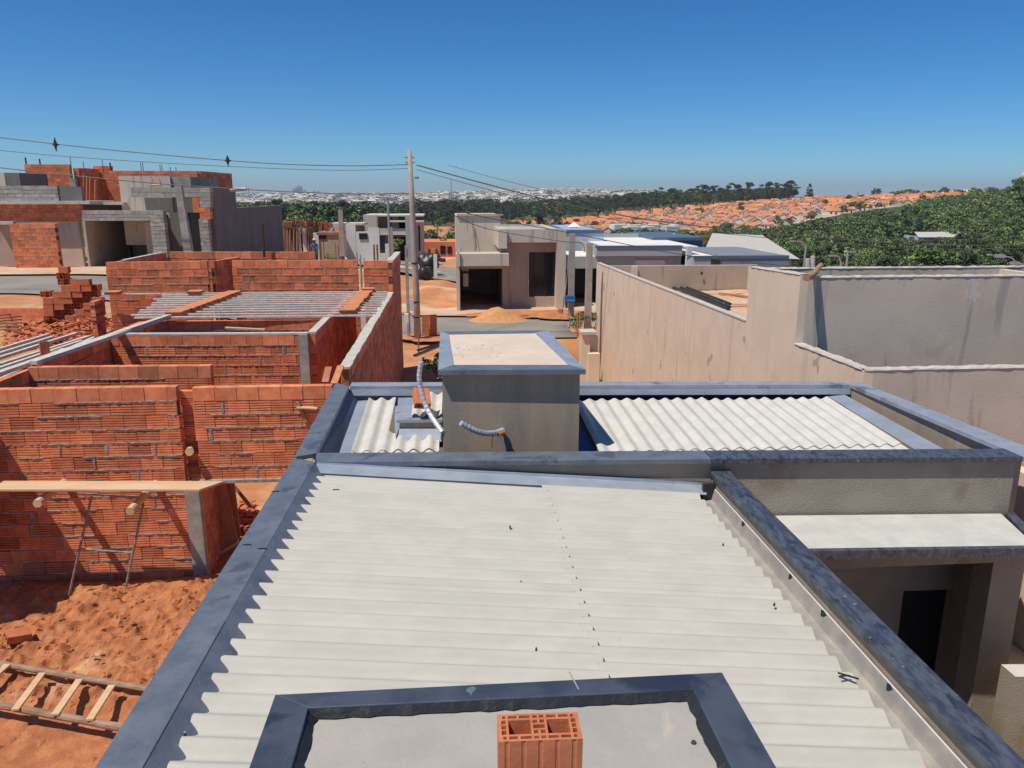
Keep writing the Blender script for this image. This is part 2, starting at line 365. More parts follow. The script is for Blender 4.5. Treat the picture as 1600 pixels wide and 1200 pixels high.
mb = MB(); rc = random.Random(12)
for i in range(1500):
    x = rc.uniform(-9, -1.8); y = rc.gauss(9.1, .8) if i % 3 else rc.uniform(4, 10.6)
    ix = min(len(xs) - 1, max(0, int((x + 13) / .028))); iy = min(len(ys) - 1, max(0, int((y - 2.2) / .028))); z = Z[iy, ix]; q = rc.uniform(.008, .034) * (1.6 if rc.random() < .06 else 1)
    k = len(mb.v); P6 = [(1, 0, 0), (0, 1, 0), (-1, 0, 0), (0, -1, 0), (0, 0, .8), (.7, .7, .35), (-.7, .6, .4)]
    mb.v += [(x + a * q * rc.uniform(.6, 1.3), y + b * q * rc.uniform(.6, 1.3), z + c * q * rc.uniform(.7, 1.2)) for a, b, c in P6]
    for f in ((0, 5, 4), (5, 1, 4), (1, 6, 4), (6, 2, 4), (2, 3, 4), (3, 0, 4), (0, 1, 5), (1, 2, 6)): mb.f.append(tuple(k + j for j in f)); mb.m.append(mb.mi(CLODS))
tag(mb.build('soil_clods'), 'small loose clods of red soil on the dug earth', None, kind='stuff')

def strip(name, line, half, m, dz=.03, kind='structure', n=2):
    pts = []
    L = []
    for (x0, y0), (x1, y1) in zip(line[:-1], line[1:]):
        k = max(2, int(math.hypot(x1 - x0, y1 - y0) / 1.0))
        L += [(x0 + (x1 - x0) * i / k, y0 + (y1 - y0) * i / k) for i in range(k)]
    L.append(line[-1]); L = np.array(L); T = np.gradient(L, axis=0); T /= np.linalg.norm(T, axis=1)[:, None]
    N = np.stack([-T[:, 1], T[:, 0]], 1); u = np.linspace(-half, half, 9)
    X = L[:, 0][:, None] + N[:, 0][:, None] * u; Y = L[:, 1][:, None] + N[:, 1][:, None] * u
    return tag(grid_mesh(name, X, Y, gz(X, Y) + dz, m), kind=kind)
strip('road', [(-70, 33.6), (-17, 33.4), (-2, 33.4), (12, 33.4), (60, 33.4)], 3.2, ASPH, .05)
strip('road_behind', [(-22, 76), (-11, 70.5), (-2.8, 58.5), (6, 46.6), (8, 44)], 2.6, ASPH, .17)
strip('pavement', [(-9, 66.2), (-1.0, 55.4)], .5, PALEG, .19)
strip('dirt_verge', [(-8, 38.2), (10, 38.2)], 1.7, PALEG, .10)
strip('dirt_verge', [(-70, 38.8), (-13, 38.6)], 1.9, PALEG, .12)

# ---------------------------------------------------------------- our house
H = thing('roofed_house', (0, 4, 0), 'plastered house in the foreground with corrugated sheet roofs inside dark metal-capped parapets', 'house')
def part(mb, name, parent=None, **k):
    lab = k.pop('label', None); o = mb.build(name, parent or H, **k)
    if lab: o['label'] = lab
    return o
def dz(m, s=.002): pass
# left parapet wall, cross wall, far parapet, right parapet, near right parapet
part(MB().prism([(-1.73, -1.5), (-1.58, -1.5), (-1.46, 7.50), (-1.61, 7.50)], 0, 2.955, GREYP), 'left_wall')
part(MB().prism([(-1.61, 7.502), (-1.46, 7.502), (-1.50, 10.66), (-1.65, 10.66)], 0, 2.955, BROWNP), 'left_wall')
part(MB().prism([(-1.46, 7.475), (2.62, 7.255), (2.62, 7.44), (-1.46, 7.66)], 0, 2.95, BROWNP), 'cross_wall')
part(MB().prism([(2.622, 7.26), (5.78, 7.08), (5.78, 7.26), (2.622, 7.44)], 2.2, 2.95, ROUGHP), 'cross_wall', label='stretch of the cross wall in rough textured grey plaster')
part(MB().prism([(-1.64, 10.66), (5.72, 10.16), (5.72, 10.31), (-1.64, 10.81)], 0, 2.95, GREYP), 'far_wall')
part(MB().prism([(5.62, 10.15), (5.77, 10.15), (6.0, 7.27), (5.85, 7.27)], 0, 2.95, BROWNP), 'right_wall')
part(MB().prism([(2.63, -1.5), (2.76, -1.5), (2.76, 7.22), (2.63, 7.22)], 0, 2.82, BROWNP), 'gutter_wall')
# metal copings, built in lengths
def coping(parent, a0, a1, b0, b1, z, m, name='coping', lip=.055, cuts=1, drip=.012):
    """a0->a1 outer edge, b0->b1 inner edge, thin folded sheet with turned-down lips"""
    a0, a1, b0, b1 = map(Vector, (a0, a1, b0, b1))
    for i in range(cuts):
        s, t = i / cuts, (i + 1) / cuts
        g0 = 0.0 if i == 0 else .0015
        mb = MB(); zz = z + (.004 if i % 2 else 0)
        p = [a0.lerp(a1, s), a0.lerp(a1, t), b0.lerp(b1, t), b0.lerp(b1, s)]
        # ensure CCW
        ar = sum(p[k].x * p[(k + 1) % 4].y - p[(k + 1) % 4].x * p[k].y for k in range(4))
        if ar < 0: p = p[::-1]
        mb.prism([(q.x, q.y) for q in p], zz - lip, zz, m)
        part(mb, name, parent, bevel=.004)
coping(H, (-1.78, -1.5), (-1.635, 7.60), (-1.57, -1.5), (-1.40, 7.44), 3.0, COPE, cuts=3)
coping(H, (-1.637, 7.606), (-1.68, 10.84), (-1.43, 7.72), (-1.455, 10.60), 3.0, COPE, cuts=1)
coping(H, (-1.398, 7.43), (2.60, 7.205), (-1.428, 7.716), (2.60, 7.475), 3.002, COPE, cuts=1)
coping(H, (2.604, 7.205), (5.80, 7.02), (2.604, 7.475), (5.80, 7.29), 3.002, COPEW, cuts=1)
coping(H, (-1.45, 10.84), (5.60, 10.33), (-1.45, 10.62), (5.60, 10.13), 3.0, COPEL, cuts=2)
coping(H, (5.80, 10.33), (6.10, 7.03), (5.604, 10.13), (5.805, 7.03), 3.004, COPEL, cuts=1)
coping(H, (2.80, -1.4), (2.79, 7.19), (2.60, -1.4), (2.595, 7.20), 2.87, COPEW, cuts=2, lip=.05)
part(MB().box(2.594, 2.795, 7.192, 7.204, 2.83, 2.90, SEAL), 'sealant_joint')
# mitre seams and rivets on the near-left corner
part(MB().bar((-1.60, 7.55, 3.004), (-1.415, 7.56, 3.004), .012, .006, SEAL).bar((-1.43, 7.56, 3.006), (-1.39, 7.44, 3.006), .012, .006, SEAL), 'sealant_joint')
for p in [(525, 765), (410, 857), (386, 851), (430, 768)]:
    c = pz(p[0], p[1], 3.003)
    part(MB().box(c.x - .03, c.x + .03, c.y - .006, c.y + .006, 3.0, 3.006, SEAL), 'sealant_spot')
# inner flashings of the near roof
part(MB().prism([(-1.568, -1.5), (-1.36, -1.5), (-1.19, 7.40), (-1.398, 7.425)], 0, 0, COPE) if False else
     MB().poly([(-1.566, -1.5, 2.996), (-1.34, -1.5, 2.86), (-1.20, 7.36, 2.86), (-1.402, 7.42, 2.996)], COPE), 'inner_flashing')
zl, zr = 2.925, 2.66          # near roof heights at its left and right edge
zroof = lambda x: zl + (zr - zl) * (x + 1.36) / 3.86
part(MB().poly([(-1.38, 7.27, 2.945), (2.52, 7.07, 2.67), (2.58, 7.225, 2.71), (-1.38, 7.42, 2.985)], FLASH)
     .poly([(-1.38, 7.42, 2.985), (2.58, 7.225, 2.71), (2.58, 7.231, 2.745), (-1.38, 7.426, 3.0)], FLASH), 'apron_flashing')
part(MB().poly([(-1.38, 7.424, 2.957), (2.58, 7.2295, 2.735), (2.58, 7.2295, 2.745), (-1.38, 7.424, 2.967)], SEAL), 'sealant_joint')
# gutter at the right edge
gm = MB()
for a, b, mt in (((2.38, 2.60), (2.585, 2.60), GALV), ((2.585, 2.60), (2.612, 2.715), GALV), ((2.612, 2.715), (2.620, 2.719), FIBREB)):
    gm.poly([(a[0], -1.5, a[1]), (b[0], -1.5, b[1]), (b[0], 7.1, b[1]), (a[0], 7.1, a[1])], mt)
gm.poly([(2.38, -1.5, 2.60), (2.38, 7.1, 2.60), (2.38, 7.1, 2.5), (2.38, -1.5, 2.5)], GALV)
part(gm, 'gutter')
part(MB().box(2.50, 2.63, 7.11, 7.16, 2.58, 2.76, SEAL), 'gutter_end')
for i, y in enumerate((3.05, 3.9, 4.75, 5.3, 6.3)):
    l = random.uniform(.03, .05)
    part(MB().poly([(2.608, y - l, 2.705), (2.600, y - l * .3, 2.68), (2.597, y + l * .4, 2.67), (2.609, y + l, 2.706), (2.6115, y, 2.717)], SEAL), 'sealant_patch')
# corrugated sheets
def waves(axis, a0, a1, b0, b1, zf, amp=.023, pitch=.177, thick=.0045, m=FIBRE, name='roof_sheet', ph=0., na=14, parent=None, skew=0):
    """corrugations run along axis a ('x' or 'y'), wave across b"""
    nb = max(4, int(abs(b1 - b0) / pitch * 12)); v = []; 
    mb = MB(); mi = mb.mi(m)
    for layer in (0, 1):
        for i in range(na + 1):
            a = a0 + (a1 - a0) * i / na
            for j in range(nb + 1):
                b = b0 + (b1 - b0) * j / nb
                x, y = (a, b) if axis == 'x' else (b, a)
                z = zf(x, y) + amp * math.cos(2 * math.pi * (b - ph) / pitch) - layer * thick
                if axis == 'x': y += skew * (a - a0)
                mb.v.append((x, y, z))
    n1 = (na + 1) * (nb + 1); W = nb + 1
    flip = axis == 'y'
    for i in range(na):
        for j in range(nb):
            q = (i * W + j, (i + 1) * W + j, (i + 1) * W + j + 1, i * W + j + 1)
            if flip: q = q[::-1]
            mb.f.append(q); mb.m.append(mi); mb.f.append(tuple(n1 + k for k in q[::-1])); mb.m.append(mi)
    for i, fl in ((0, 0), (na, 1)):
        for j in range(nb):
            q = (i * W + j, i * W + j + 1, n1 + i * W + j + 1, n1 + i * W + j)
            mb.f.append(q if not fl else q[::-1]); mb.m.append(mi)
    for j, fl in ((0, 1), (nb, 0)):
        for i in range(na):
            q = (i * W + j, (i + 1) * W + j, n1 + (i + 1) * W + j, n1 + i * W + j)
            mb.f.append(q if fl else q[::-1]); mb.m.append(mi)
    o = part(mb, name, parent, smooth=True); o.data.set_sharp_from_angle(angle=R(38)); return o
PI2 = .177
for k in range(7):
    y1 = 7.33 - k * 1.062; y0 = y1 - 1.062 - .05
    e = .0018 * (k % 2); j1 = random.uniform(-.012, .012); j2 = random.uniform(-.03, .02)
    waves('x', -1.385 + j1, .90, y0, y1, lambda x, y, e=e: zroof(x) + .0065 + e, ph=7.33 + .0, skew=-.045, na=20)
    waves('x', .86 + .0, 2.475 + j2, y0, y1, lambda x, y, e=e: zroof(x) + e, ph=7.33 + .0, skew=-.045, na=14)
for px, py in [(797, 822), (814, 909), (838, 1013), (1130, 850), (1210, 943)  , (421, 868), (289, 1146)]:
    c = pz(px, py, 2.80); c = pz(px, py, zroof(c.x) + .03)
    part(MB().tube([(c.x, c.y, c.z - .02), (c.x, c.y, c.z + .003)], .007, SEAL, 10).tube([(c.x, c.y, c.z), (c.x, c.y, c.z + .010)], .006, GALV, 6), 'roof_bolt')
# sealant smear with twig marks near the gutter
c = pz(1325, 1054, 2.72)
part(MB().bar((c.x - .05, c.y + .03, 2.715), (c.x + .06, c.y - .02, 2.70), .012, .006, SEAL).bar((c.x - .05, c.y - .0, 2.712), (c.x + .02, c.y + .01, 2.705), .008, .006, SEAL), 'sealant_smear')

# back roof, left bay and right bay (corrugations run away from the camera)
zb = lambda x, y: 2.70 + (y - 7.6) * .045
for k in range(1):
    waves('y', 8.45, 10.46, -1.175, -.80, lambda x, y: zb(x, y) + .014, m=FIBREB, ph=-1.0, na=8)
    waves('y', 8.45, 9.1, -.80, -.18, lambda x, y: zb(x, y) + .018, m=FIBREB, ph=-1.0, na=6)
    waves('y', 7.75, 8.62, -1.175, -.80, lambda x, y: zb(x, y) + .002, m=FIBREB, ph=-1.0, na=5)
    waves('y', 7.75, 8.62, -.82, -.18, lambda x, y: zb(x, y) - .002, m=FIBREB, ph=-1.0, na=5)
part(MB().poly([(-1.448, 7.7, 2.93), (-1.46, 10.6, 2.93), (-1.33, 10.6, 2.78), (-1.32, 7.7, 2.70)], NAVYF)
     .poly([(-1.33, 7.7, 2.695), (-1.34, 10.55, 2.80), (-1.14, 10.55, 2.81), (-1.13, 7.7, 2.705)], FLASH), 'side_flashing')
for k in range(4):
    x0 = 1.66 + k * .885; x1 = min(x0 + .885 + .05, 5.33 + .0)
    waves('y', 8.24, 10.22 - (x0 - 1.66) * .05, x0, x1, lambda x, y, k=k: zb(x, y) + .016 + .004 * (k % 2), m=FIBREB, ph=1.0, na=8, amp=.0175)
    waves('y', 7.45, 8.42, x0, x1, lambda x, y, k=k: zb(x, y) + .003 + .004 * (k % 2), m=FIBREB, ph=1.0, na=5, amp=.0175)
part(MB().poly([(5.30, 7.4, 2.73), (5.60, 7.4, 2.76), (5.52, 10.12, 2.86), (5.28, 10.12, 2.84)], FLASH), 'side_flashing')
# cladding on the far parapet's inner face, with the dark slot under it
part(MB().poly([(-1.45, 10.618, 2.95), (5.6, 10.128, 2.95), (5.6, 10.110, 2.865), (-1.45, 10.600, 2.865)], FLASH), 'apron_flashing')
part(MB().poly([(-1.46, 10.652, 2.86), (5.61, 10.155, 2.86), (5.61, 10.155, 2.6), (-1.46, 10.652, 2.6)], SEAL), 'painted_shadow_gap')  # black sheet painted in for the shade inside the slot
part(MB().poly([(1.43, 8.1, 2.66), (1.68, 8.1, 2.66), (1.68, 10.2, 2.76), (1.43, 10.2, 2.76)], NAVYF), 'valley_flashing')

# tank tower
T = bpy.data.objects.new('tank_tower', None); col.objects.link(T); T.parent = H; T.location = Vector((.65, 9.5, 2.6)) - H.location
part(MB().prism([(-.125, 8.425), (1.425, 8.345), (1.325, 10.80), (-.135, 10.82)], 2.5, 3.69, BROWNP), 'tower_wall', T)
t0 = [pz(*p, 3.72) for p in [(684.5, 578.5), (915.5, 577.5), (855, 516), (688, 518)]]; t1 = [pz(*p, 3.72) for p in [(709, 570), (888, 570), (836, 520), (701, 522)]]
for i in range(4):
    j = (i + 1) % 4
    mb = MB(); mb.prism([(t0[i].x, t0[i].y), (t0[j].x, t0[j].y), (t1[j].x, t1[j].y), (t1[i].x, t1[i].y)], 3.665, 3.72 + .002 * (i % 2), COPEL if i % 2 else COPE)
    part(mb, 'coping', T)
part(MB().poly([(p.x, p.y, 3.712) for p in t1], SLABW), 'roof_slab', T)
mk = MB()
for i in range(30):
    px = random.choice([745, 770, 760, 780, 715, 725]) + random.uniform(-8, 8); pyy = random.choice([541, 545, 554]) + random.uniform(-3, 4)
    c = pz(px, pyy, 3.714); a = random.uniform(0, 3); l = random.uniform(.01, .04)
    mk.poly([(c.x, c.y, 3.7135), (c.x + l, c.y + .004, 3.7135), (c.x + l * 1.2, c.y + .012, 3.7135), (c.x + .004, c.y + .01, 3.7135)], SEAL)
part(mk, 'tar_spots', T)
# little boxed hatch beside the tower
hb = bpy.data.objects.new('roof_hatch', None); col.objects.link(hb); hb.parent = H; hb.location = Vector((-.4, 9.3, 2.7)) - H.location
part(MB().prism([(-.66, 9.02), (-.14, 9.0), (-.14, 10.0), (-.70, 10.0)], 2.6, 2.93, BROWNP), 'hatch_wall', hb)
part(MB().prism([(-.69, 8.98), (-.14, 8.96), (-.14, 10.04), (-.74, 10.04)], 2.931, 2.965, COPEL), 'coping', hb)
part(MB().poly([(-.66, 9.0, 2.85), (-.14, 9.0, 2.85), (-.14, 8.80, 2.74), (-.70, 8.80, 2.74)], FLASH)
     .poly([(-.70, 8.80, 2.79), (-.665, 9.0, 2.86), (-.70, 10.1, 2.87), (-.80, 10.1, 2.81)], FLASH), 'apron_flashing', hb)
waves('y', 9.05, 10.0, -.52, -.145, lambda x, y: 3.0 + (y - 9) * .03, m=FIBREB, ph=-.47, na=5, parent=hb, name='hatch_sheet', pitch=.17)
# conduits
def bez(pts, n=14):
    P = [Vector(p) for p in pts]; out = []
    P = [P[0]] + P + [P[-1]]
    for i in range(1, len(P) - 2):
        for k in range(n):
            t = k / n; a, b, c, d = P[i - 1], P[i], P[i + 1], P[i + 2]
            out.append(.5 * ((2 * b) + (-a + c) * t + (2 * a - 5 * b + 4 * c - d) * t * t + (-a + 3 * b - 3 * c + d) * t ** 3))
    out.append(P[-1]); return out
cpts = [py_(658, 565, 8.75), py_(655, 590, 8.75), py_(659, 612, 8.75), py_(668, 640, 8.7), py_(684, 665, 8.55), py_(692, 676, 8.42)]
pp = bez(cpts, 8); part(MB().tube(pp, [.028 + .004 * (i % 2) for i in range(len(pp))], FOIL, 10), 'foil_conduit')
cpts = [py_(720, 661, 7.95), py_(740, 672, 8.0), py_(758, 677, 8.1), py_(775, 676, 8.25), py_(786, 672, 8.36)]
pp = bez(cpts, 8); part(MB().tube(pp, [.030 + .004 * (i % 2) for i in range(len(pp))], FOIL, 10), 'foil_conduit')
part(MB().tube([py_(779, 679, 8.25), py_(787, 676, 8.33)], .026, ORANGEP, 10), 'orange_sleeve')
part(MB().tube(bez([py_(773, 678, 8.2), py_(769, 685, 8.24), py_(768, 700, 8.26)], 6), .008, ORANGEP, 6), 'red_wire')

# photographer's stand: the near water-tank block
S = bpy.data.objects.new('tank_block', None); col.objects.link(S); S.parent = H; S.location = Vector((.13, 1, 2.6)) - H.location
part(MB().box(-.54, .80, -.8, 2.03, 2.5, 4.09, GREYP), 'block_wall', S)
zt = 4.15
a = [pz(*p, zt) for p in [(430, 1085), (1128, 1050)]]; b = [pz(*p, zt) for p in [(482, 1106), (1083, 1077)]]
la, lb = a[0], b[0]; ra, rb = a[1], b[1]
part(MB().prism([(lb.x, lb.y), (rb.x, rb.y), (ra.x, ra.y), (la.x, la.y)], 4.09, zt, COPED), 'coping', S, bevel=.003)
part(MB().prism([(la.x - .012, -.8), (lb.x - .012, -.8), (lb.x, lb.y), (la.x, la.y)], 4.092, zt + .001, COPED), 'coping', S, bevel=.003)
part(MB().prism([(rb.x + .0, -.8), (ra.x + .0, -.8), (ra.x, ra.y), (rb.x, rb.y)], 4.092, zt + .001, COPED), 'coping', S, bevel=.003)
part(MB().box(lb.x - .01, rb.x + .01, -.8, lb.y + .0, 4.0, 4.118, SLABT), 'slab', S)
se = MB()
def ragged(p0, p1, w0, w1, z):
    n = 46; p0 = Vector(p0); p1 = Vector(p1); d = (p1 - p0); nn = Vector((-d.y, d.x)).normalized()
    ed = [p0 + d * i / n + nn * (w0 + (w1 - w0) * random.random()) for i in range(n + 1)]
    for i in range(n):
        q0 = p0 + d * i / n; q1 = p0 + d * (i + 1) / n
        se.poly([(q0.x, q0.y, z + .024), (q1.x, q1.y, z + .024), (ed[i + 1].x, ed[i + 1].y, z), (ed[i].x, ed[i].y, z)], SEAL)
ragged((lb.x - .006, lb.y - .9), (lb.x - .006, lb.y), -.022, -.036, 4.1225)
ragged((lb.x, lb.y + .0), (rb.x, rb.y + .0), -.012, -.020, 4.1225)
ragged((rb.x + .003, rb.y), (rb.x + .003, rb.y - .9), -.020, -.034, 4.1225)
part(se, 'sealant_bead', S)
part(MB().bar((.36, lb.y + .02, zt + .002), (.345, lb.y + .11, zt + .002), .004, .002, GALV), 'scratch_mark', S)
c = pz(1084, 1160, 4.12); part(MB().tube([(c.x, c.y, 4.117), (c.x, c.y, 4.124)], [.009, .006], REBAR, 9), 'rust_nail', S)
# right wing: canopy slab, fascia, porch recess
wg = bpy.data.objects.new('porch', None); col.objects.link(wg); wg.parent = H; wg.location = Vector((4.2, 6.9, 0)) - H.location
part(MB().prism([(2.8, 6.43), (5.48, 6.30), (5.68, 7.05), (2.8, 7.21)], 2.28, 2.37, SLABG), 'canopy_slab', wg)
part(MB().prism([(2.8, 6.37), (5.56, 6.24), (5.56, 6.30), (2.8, 6.43)], 2.29, 2.375, COPEW), 'fascia_coping', wg)
part(MB().prism([(5.485, 6.30), (5.56, 6.30), (5.80, 7.02), (5.70, 7.02)], 2.29, 2.395, COPEW), 'fascia_coping', wg)
zb2 = py_(1450, 883, 6.78).z; xp0, xp1 = py_(1552, 883, 6.78).x, py_(1601, 887, 6.78).x
part(MB().box(2.8, xp1, 6.78, 6.95, zb2, 2.279, ROUGHP), 'porch_beam', wg)
part(MB().box(xp0, xp1, 6.78, 7.06, -1.6, zb2 - .001, ROUGHP), 'porch_pillar', wg)
part(MB().box(xp1 - .12, xp1, 7.06, 7.9, -1.6, 2.2, ROUGHP), 'porch_pillar', wg)
tag(one(MB().box(2.78, 6.25, 4.2, 8.0, -1.5, -1.3, CONC), 'porch_floor', None, None), kind='structure')
xd0, xd1, zd = py_(1412, 923, 7.6).x, py_(1500, 922, 7.6).x, py_(1455, 922, 7.6).z
part(MB().box(2.8, xd0, 7.6, 7.75, -1.3, 2.2, ROUGHP).box(xd0, xd1, 7.6, 7.75, zd, 2.2, ROUGHP).box(xd1, xp1, 7.6, 7.75, -1.3, 2.2, ROUGHP), 'porch_wall', wg)
part(MB().box(xd0 + .002, xd1 - .002, 7.72, 7.75, -1.3, zd - .002, DARK), 'door_opening', wg)
part(MB().box(xd1 - .09, xd1 - .004, 7.66, 7.70, -1.3, zd - .004, ROUGHP), 'door_reveal', wg)
part(MB().box(2.78, xp1 - .13, 6.96, 7.9, 2.2, 2.25, ROUGHP), 'porch_ceiling', wg)
lw = one(MB().prism([(5.32, 6.08), (8.5, 5.9), (8.5, 6.10), (5.32, 6.28)], -1.6, 1.12, ROUGHP, SLABG), 'low_wall', 'low rough plastered wall running right from the porch pillar, peach top in sun', 'wall')  # paler top colour paints in the sunlit look
tag(one(MB().box(xp1 + .004, 6.28, 6.3, 11, -1.5, .66, PALEG), 'gravel_patch', None, None), kind='structure')

# loose hollow brick standing on the block in front of the camera
def hollow_brick(cx, cy, z0, w=.195, d=.095, h=.19):
    """upright brick, its cell pattern open at the top"""
    mb = MB(); m = BRKN
    cells = []
    W, D = w, d; e = .0065
    xs_c = [0, .03, .085, .110, .165, .195]
    # outer skin ring with grooves on the faces
    x0, y0 = cx - W / 2, cy - D / 2
    holes = []
    def hole(a, b, c, dd): holes.append((a * W, b * W, c * D, dd * D))
    hole(.13, .40, .24, .76); hole(.60, .87, .24, .76)
    for a, b in ((.06, .10), (.13, .235), (.265, .40), (.43, .485), (.515, .57), (.60, .72), (.75, .87), (.90, .94)):
        hole(a, b, .07, .17); hole(a, b, .83, .93)
    for c0, c1 in ((.24, .40), (.44, .58), (.62, .76)):
        hole(.045, .10, c0, c1); hole(.90, .955, c0, c1)
    hole(.43, .485, .25, .38); hole(.515, .57, .25, .38); hole(.43, .57, .44, .58); hole(.43, .485, .64, .76); hole(.515, .57, .64, .76)
    gx = sorted({0, W} | {round(v, 5) for hh in holes for v in hh[:2]}); gy = sorted({0, D} | {round(v, 5) for hh in holes for v in hh[2:]})
    ins = lambda px, py: any(a - 1e-4 < px < b + 1e-4 and c - 1e-4 < py < dd + 1e-4 for a, b, c, dd in holes)
    for i in range(len(gx) - 1):
        for j in range(len(gy) - 1):
            if not ins((gx[i] + gx[i + 1]) / 2, (gy[j] + gy[j + 1]) / 2):
                for zz, fl in ((z0 + h, 0), (z0, 1)):
                    q = [(x0 + gx[i], y0 + gy[j], zz), (x0 + gx[i + 1], y0 + gy[j], zz), (x0 + gx[i + 1], y0 + gy[j + 1], zz), (x0 + gx[i], y0 + gy[j + 1], zz)]
                    mb.poly(q[::-1] if fl else q, m)
    for a, b, c, dd in holes:
        p = [(x0 + a, y0 + c), (x0 + b, y0 + c), (x0 + b, y0 + dd), (x0 + a, y0 + dd)]
        for i in range(4):
            q, r = p[i], p[(i + 1) % 4]; mb.poly([(q[0], q[1], z0 + h), (r[0], r[1], z0 + h), (r[0], r[1], z0), (q[0], q[1], z0)], m)
    # grooved outer faces
    def face(p, q, nrm):
        n = 5
        P = Vector(p); Q = Vector(q); N = Vector(nrm)
        prof = [(0, 0)]
        for k in range(n):
            c = (k + .5) / n; prof += [(c - .03, 0), (c - .012, -.0022), (c + .012, -.0022), (c + .03, 0)]
        prof.append((1, 0))
        for (s, o1), (t, o2) in zip(prof[:-1], prof[1:]):
            A = P.lerp(Q, s) + N * o1; B = P.lerp(Q, t) + N * o2
            mb.poly([(A.x, A.y, z0), (B.x, B.y, z0), (B.x, B.y, z0 + h), (A.x, A.y, z0 + h)], m)
    face((x0, y0), (x0 + W, y0), (0, -1)); face((x0 + W, y0), (x0 + W, y0 + D), (1, 0))
    face((x0 + W, y0 + D), (x0, y0 + D), (0, 1)); face((x0, y0 + D), (x0, y0), (-1, 0))
    return mb
b0 = one(hollow_brick(0, 0, 0, h=.262), 'hollow_brick', 'orange hollow clay brick standing upright on the slab at the bottom edge of the picture', 'brick', base=(0, 0, 0))
b0.location = (.187, 1.56, 4.119); b0.rotation_euler = (0, 0, R(-1.5))
b1 = clone(b0, py_(660, 622, 8.95) - Vector((0, 0, .10)), (R(-58), R(8), R(12)), 'small hollow brick lying on the hatch beside the silver conduit')

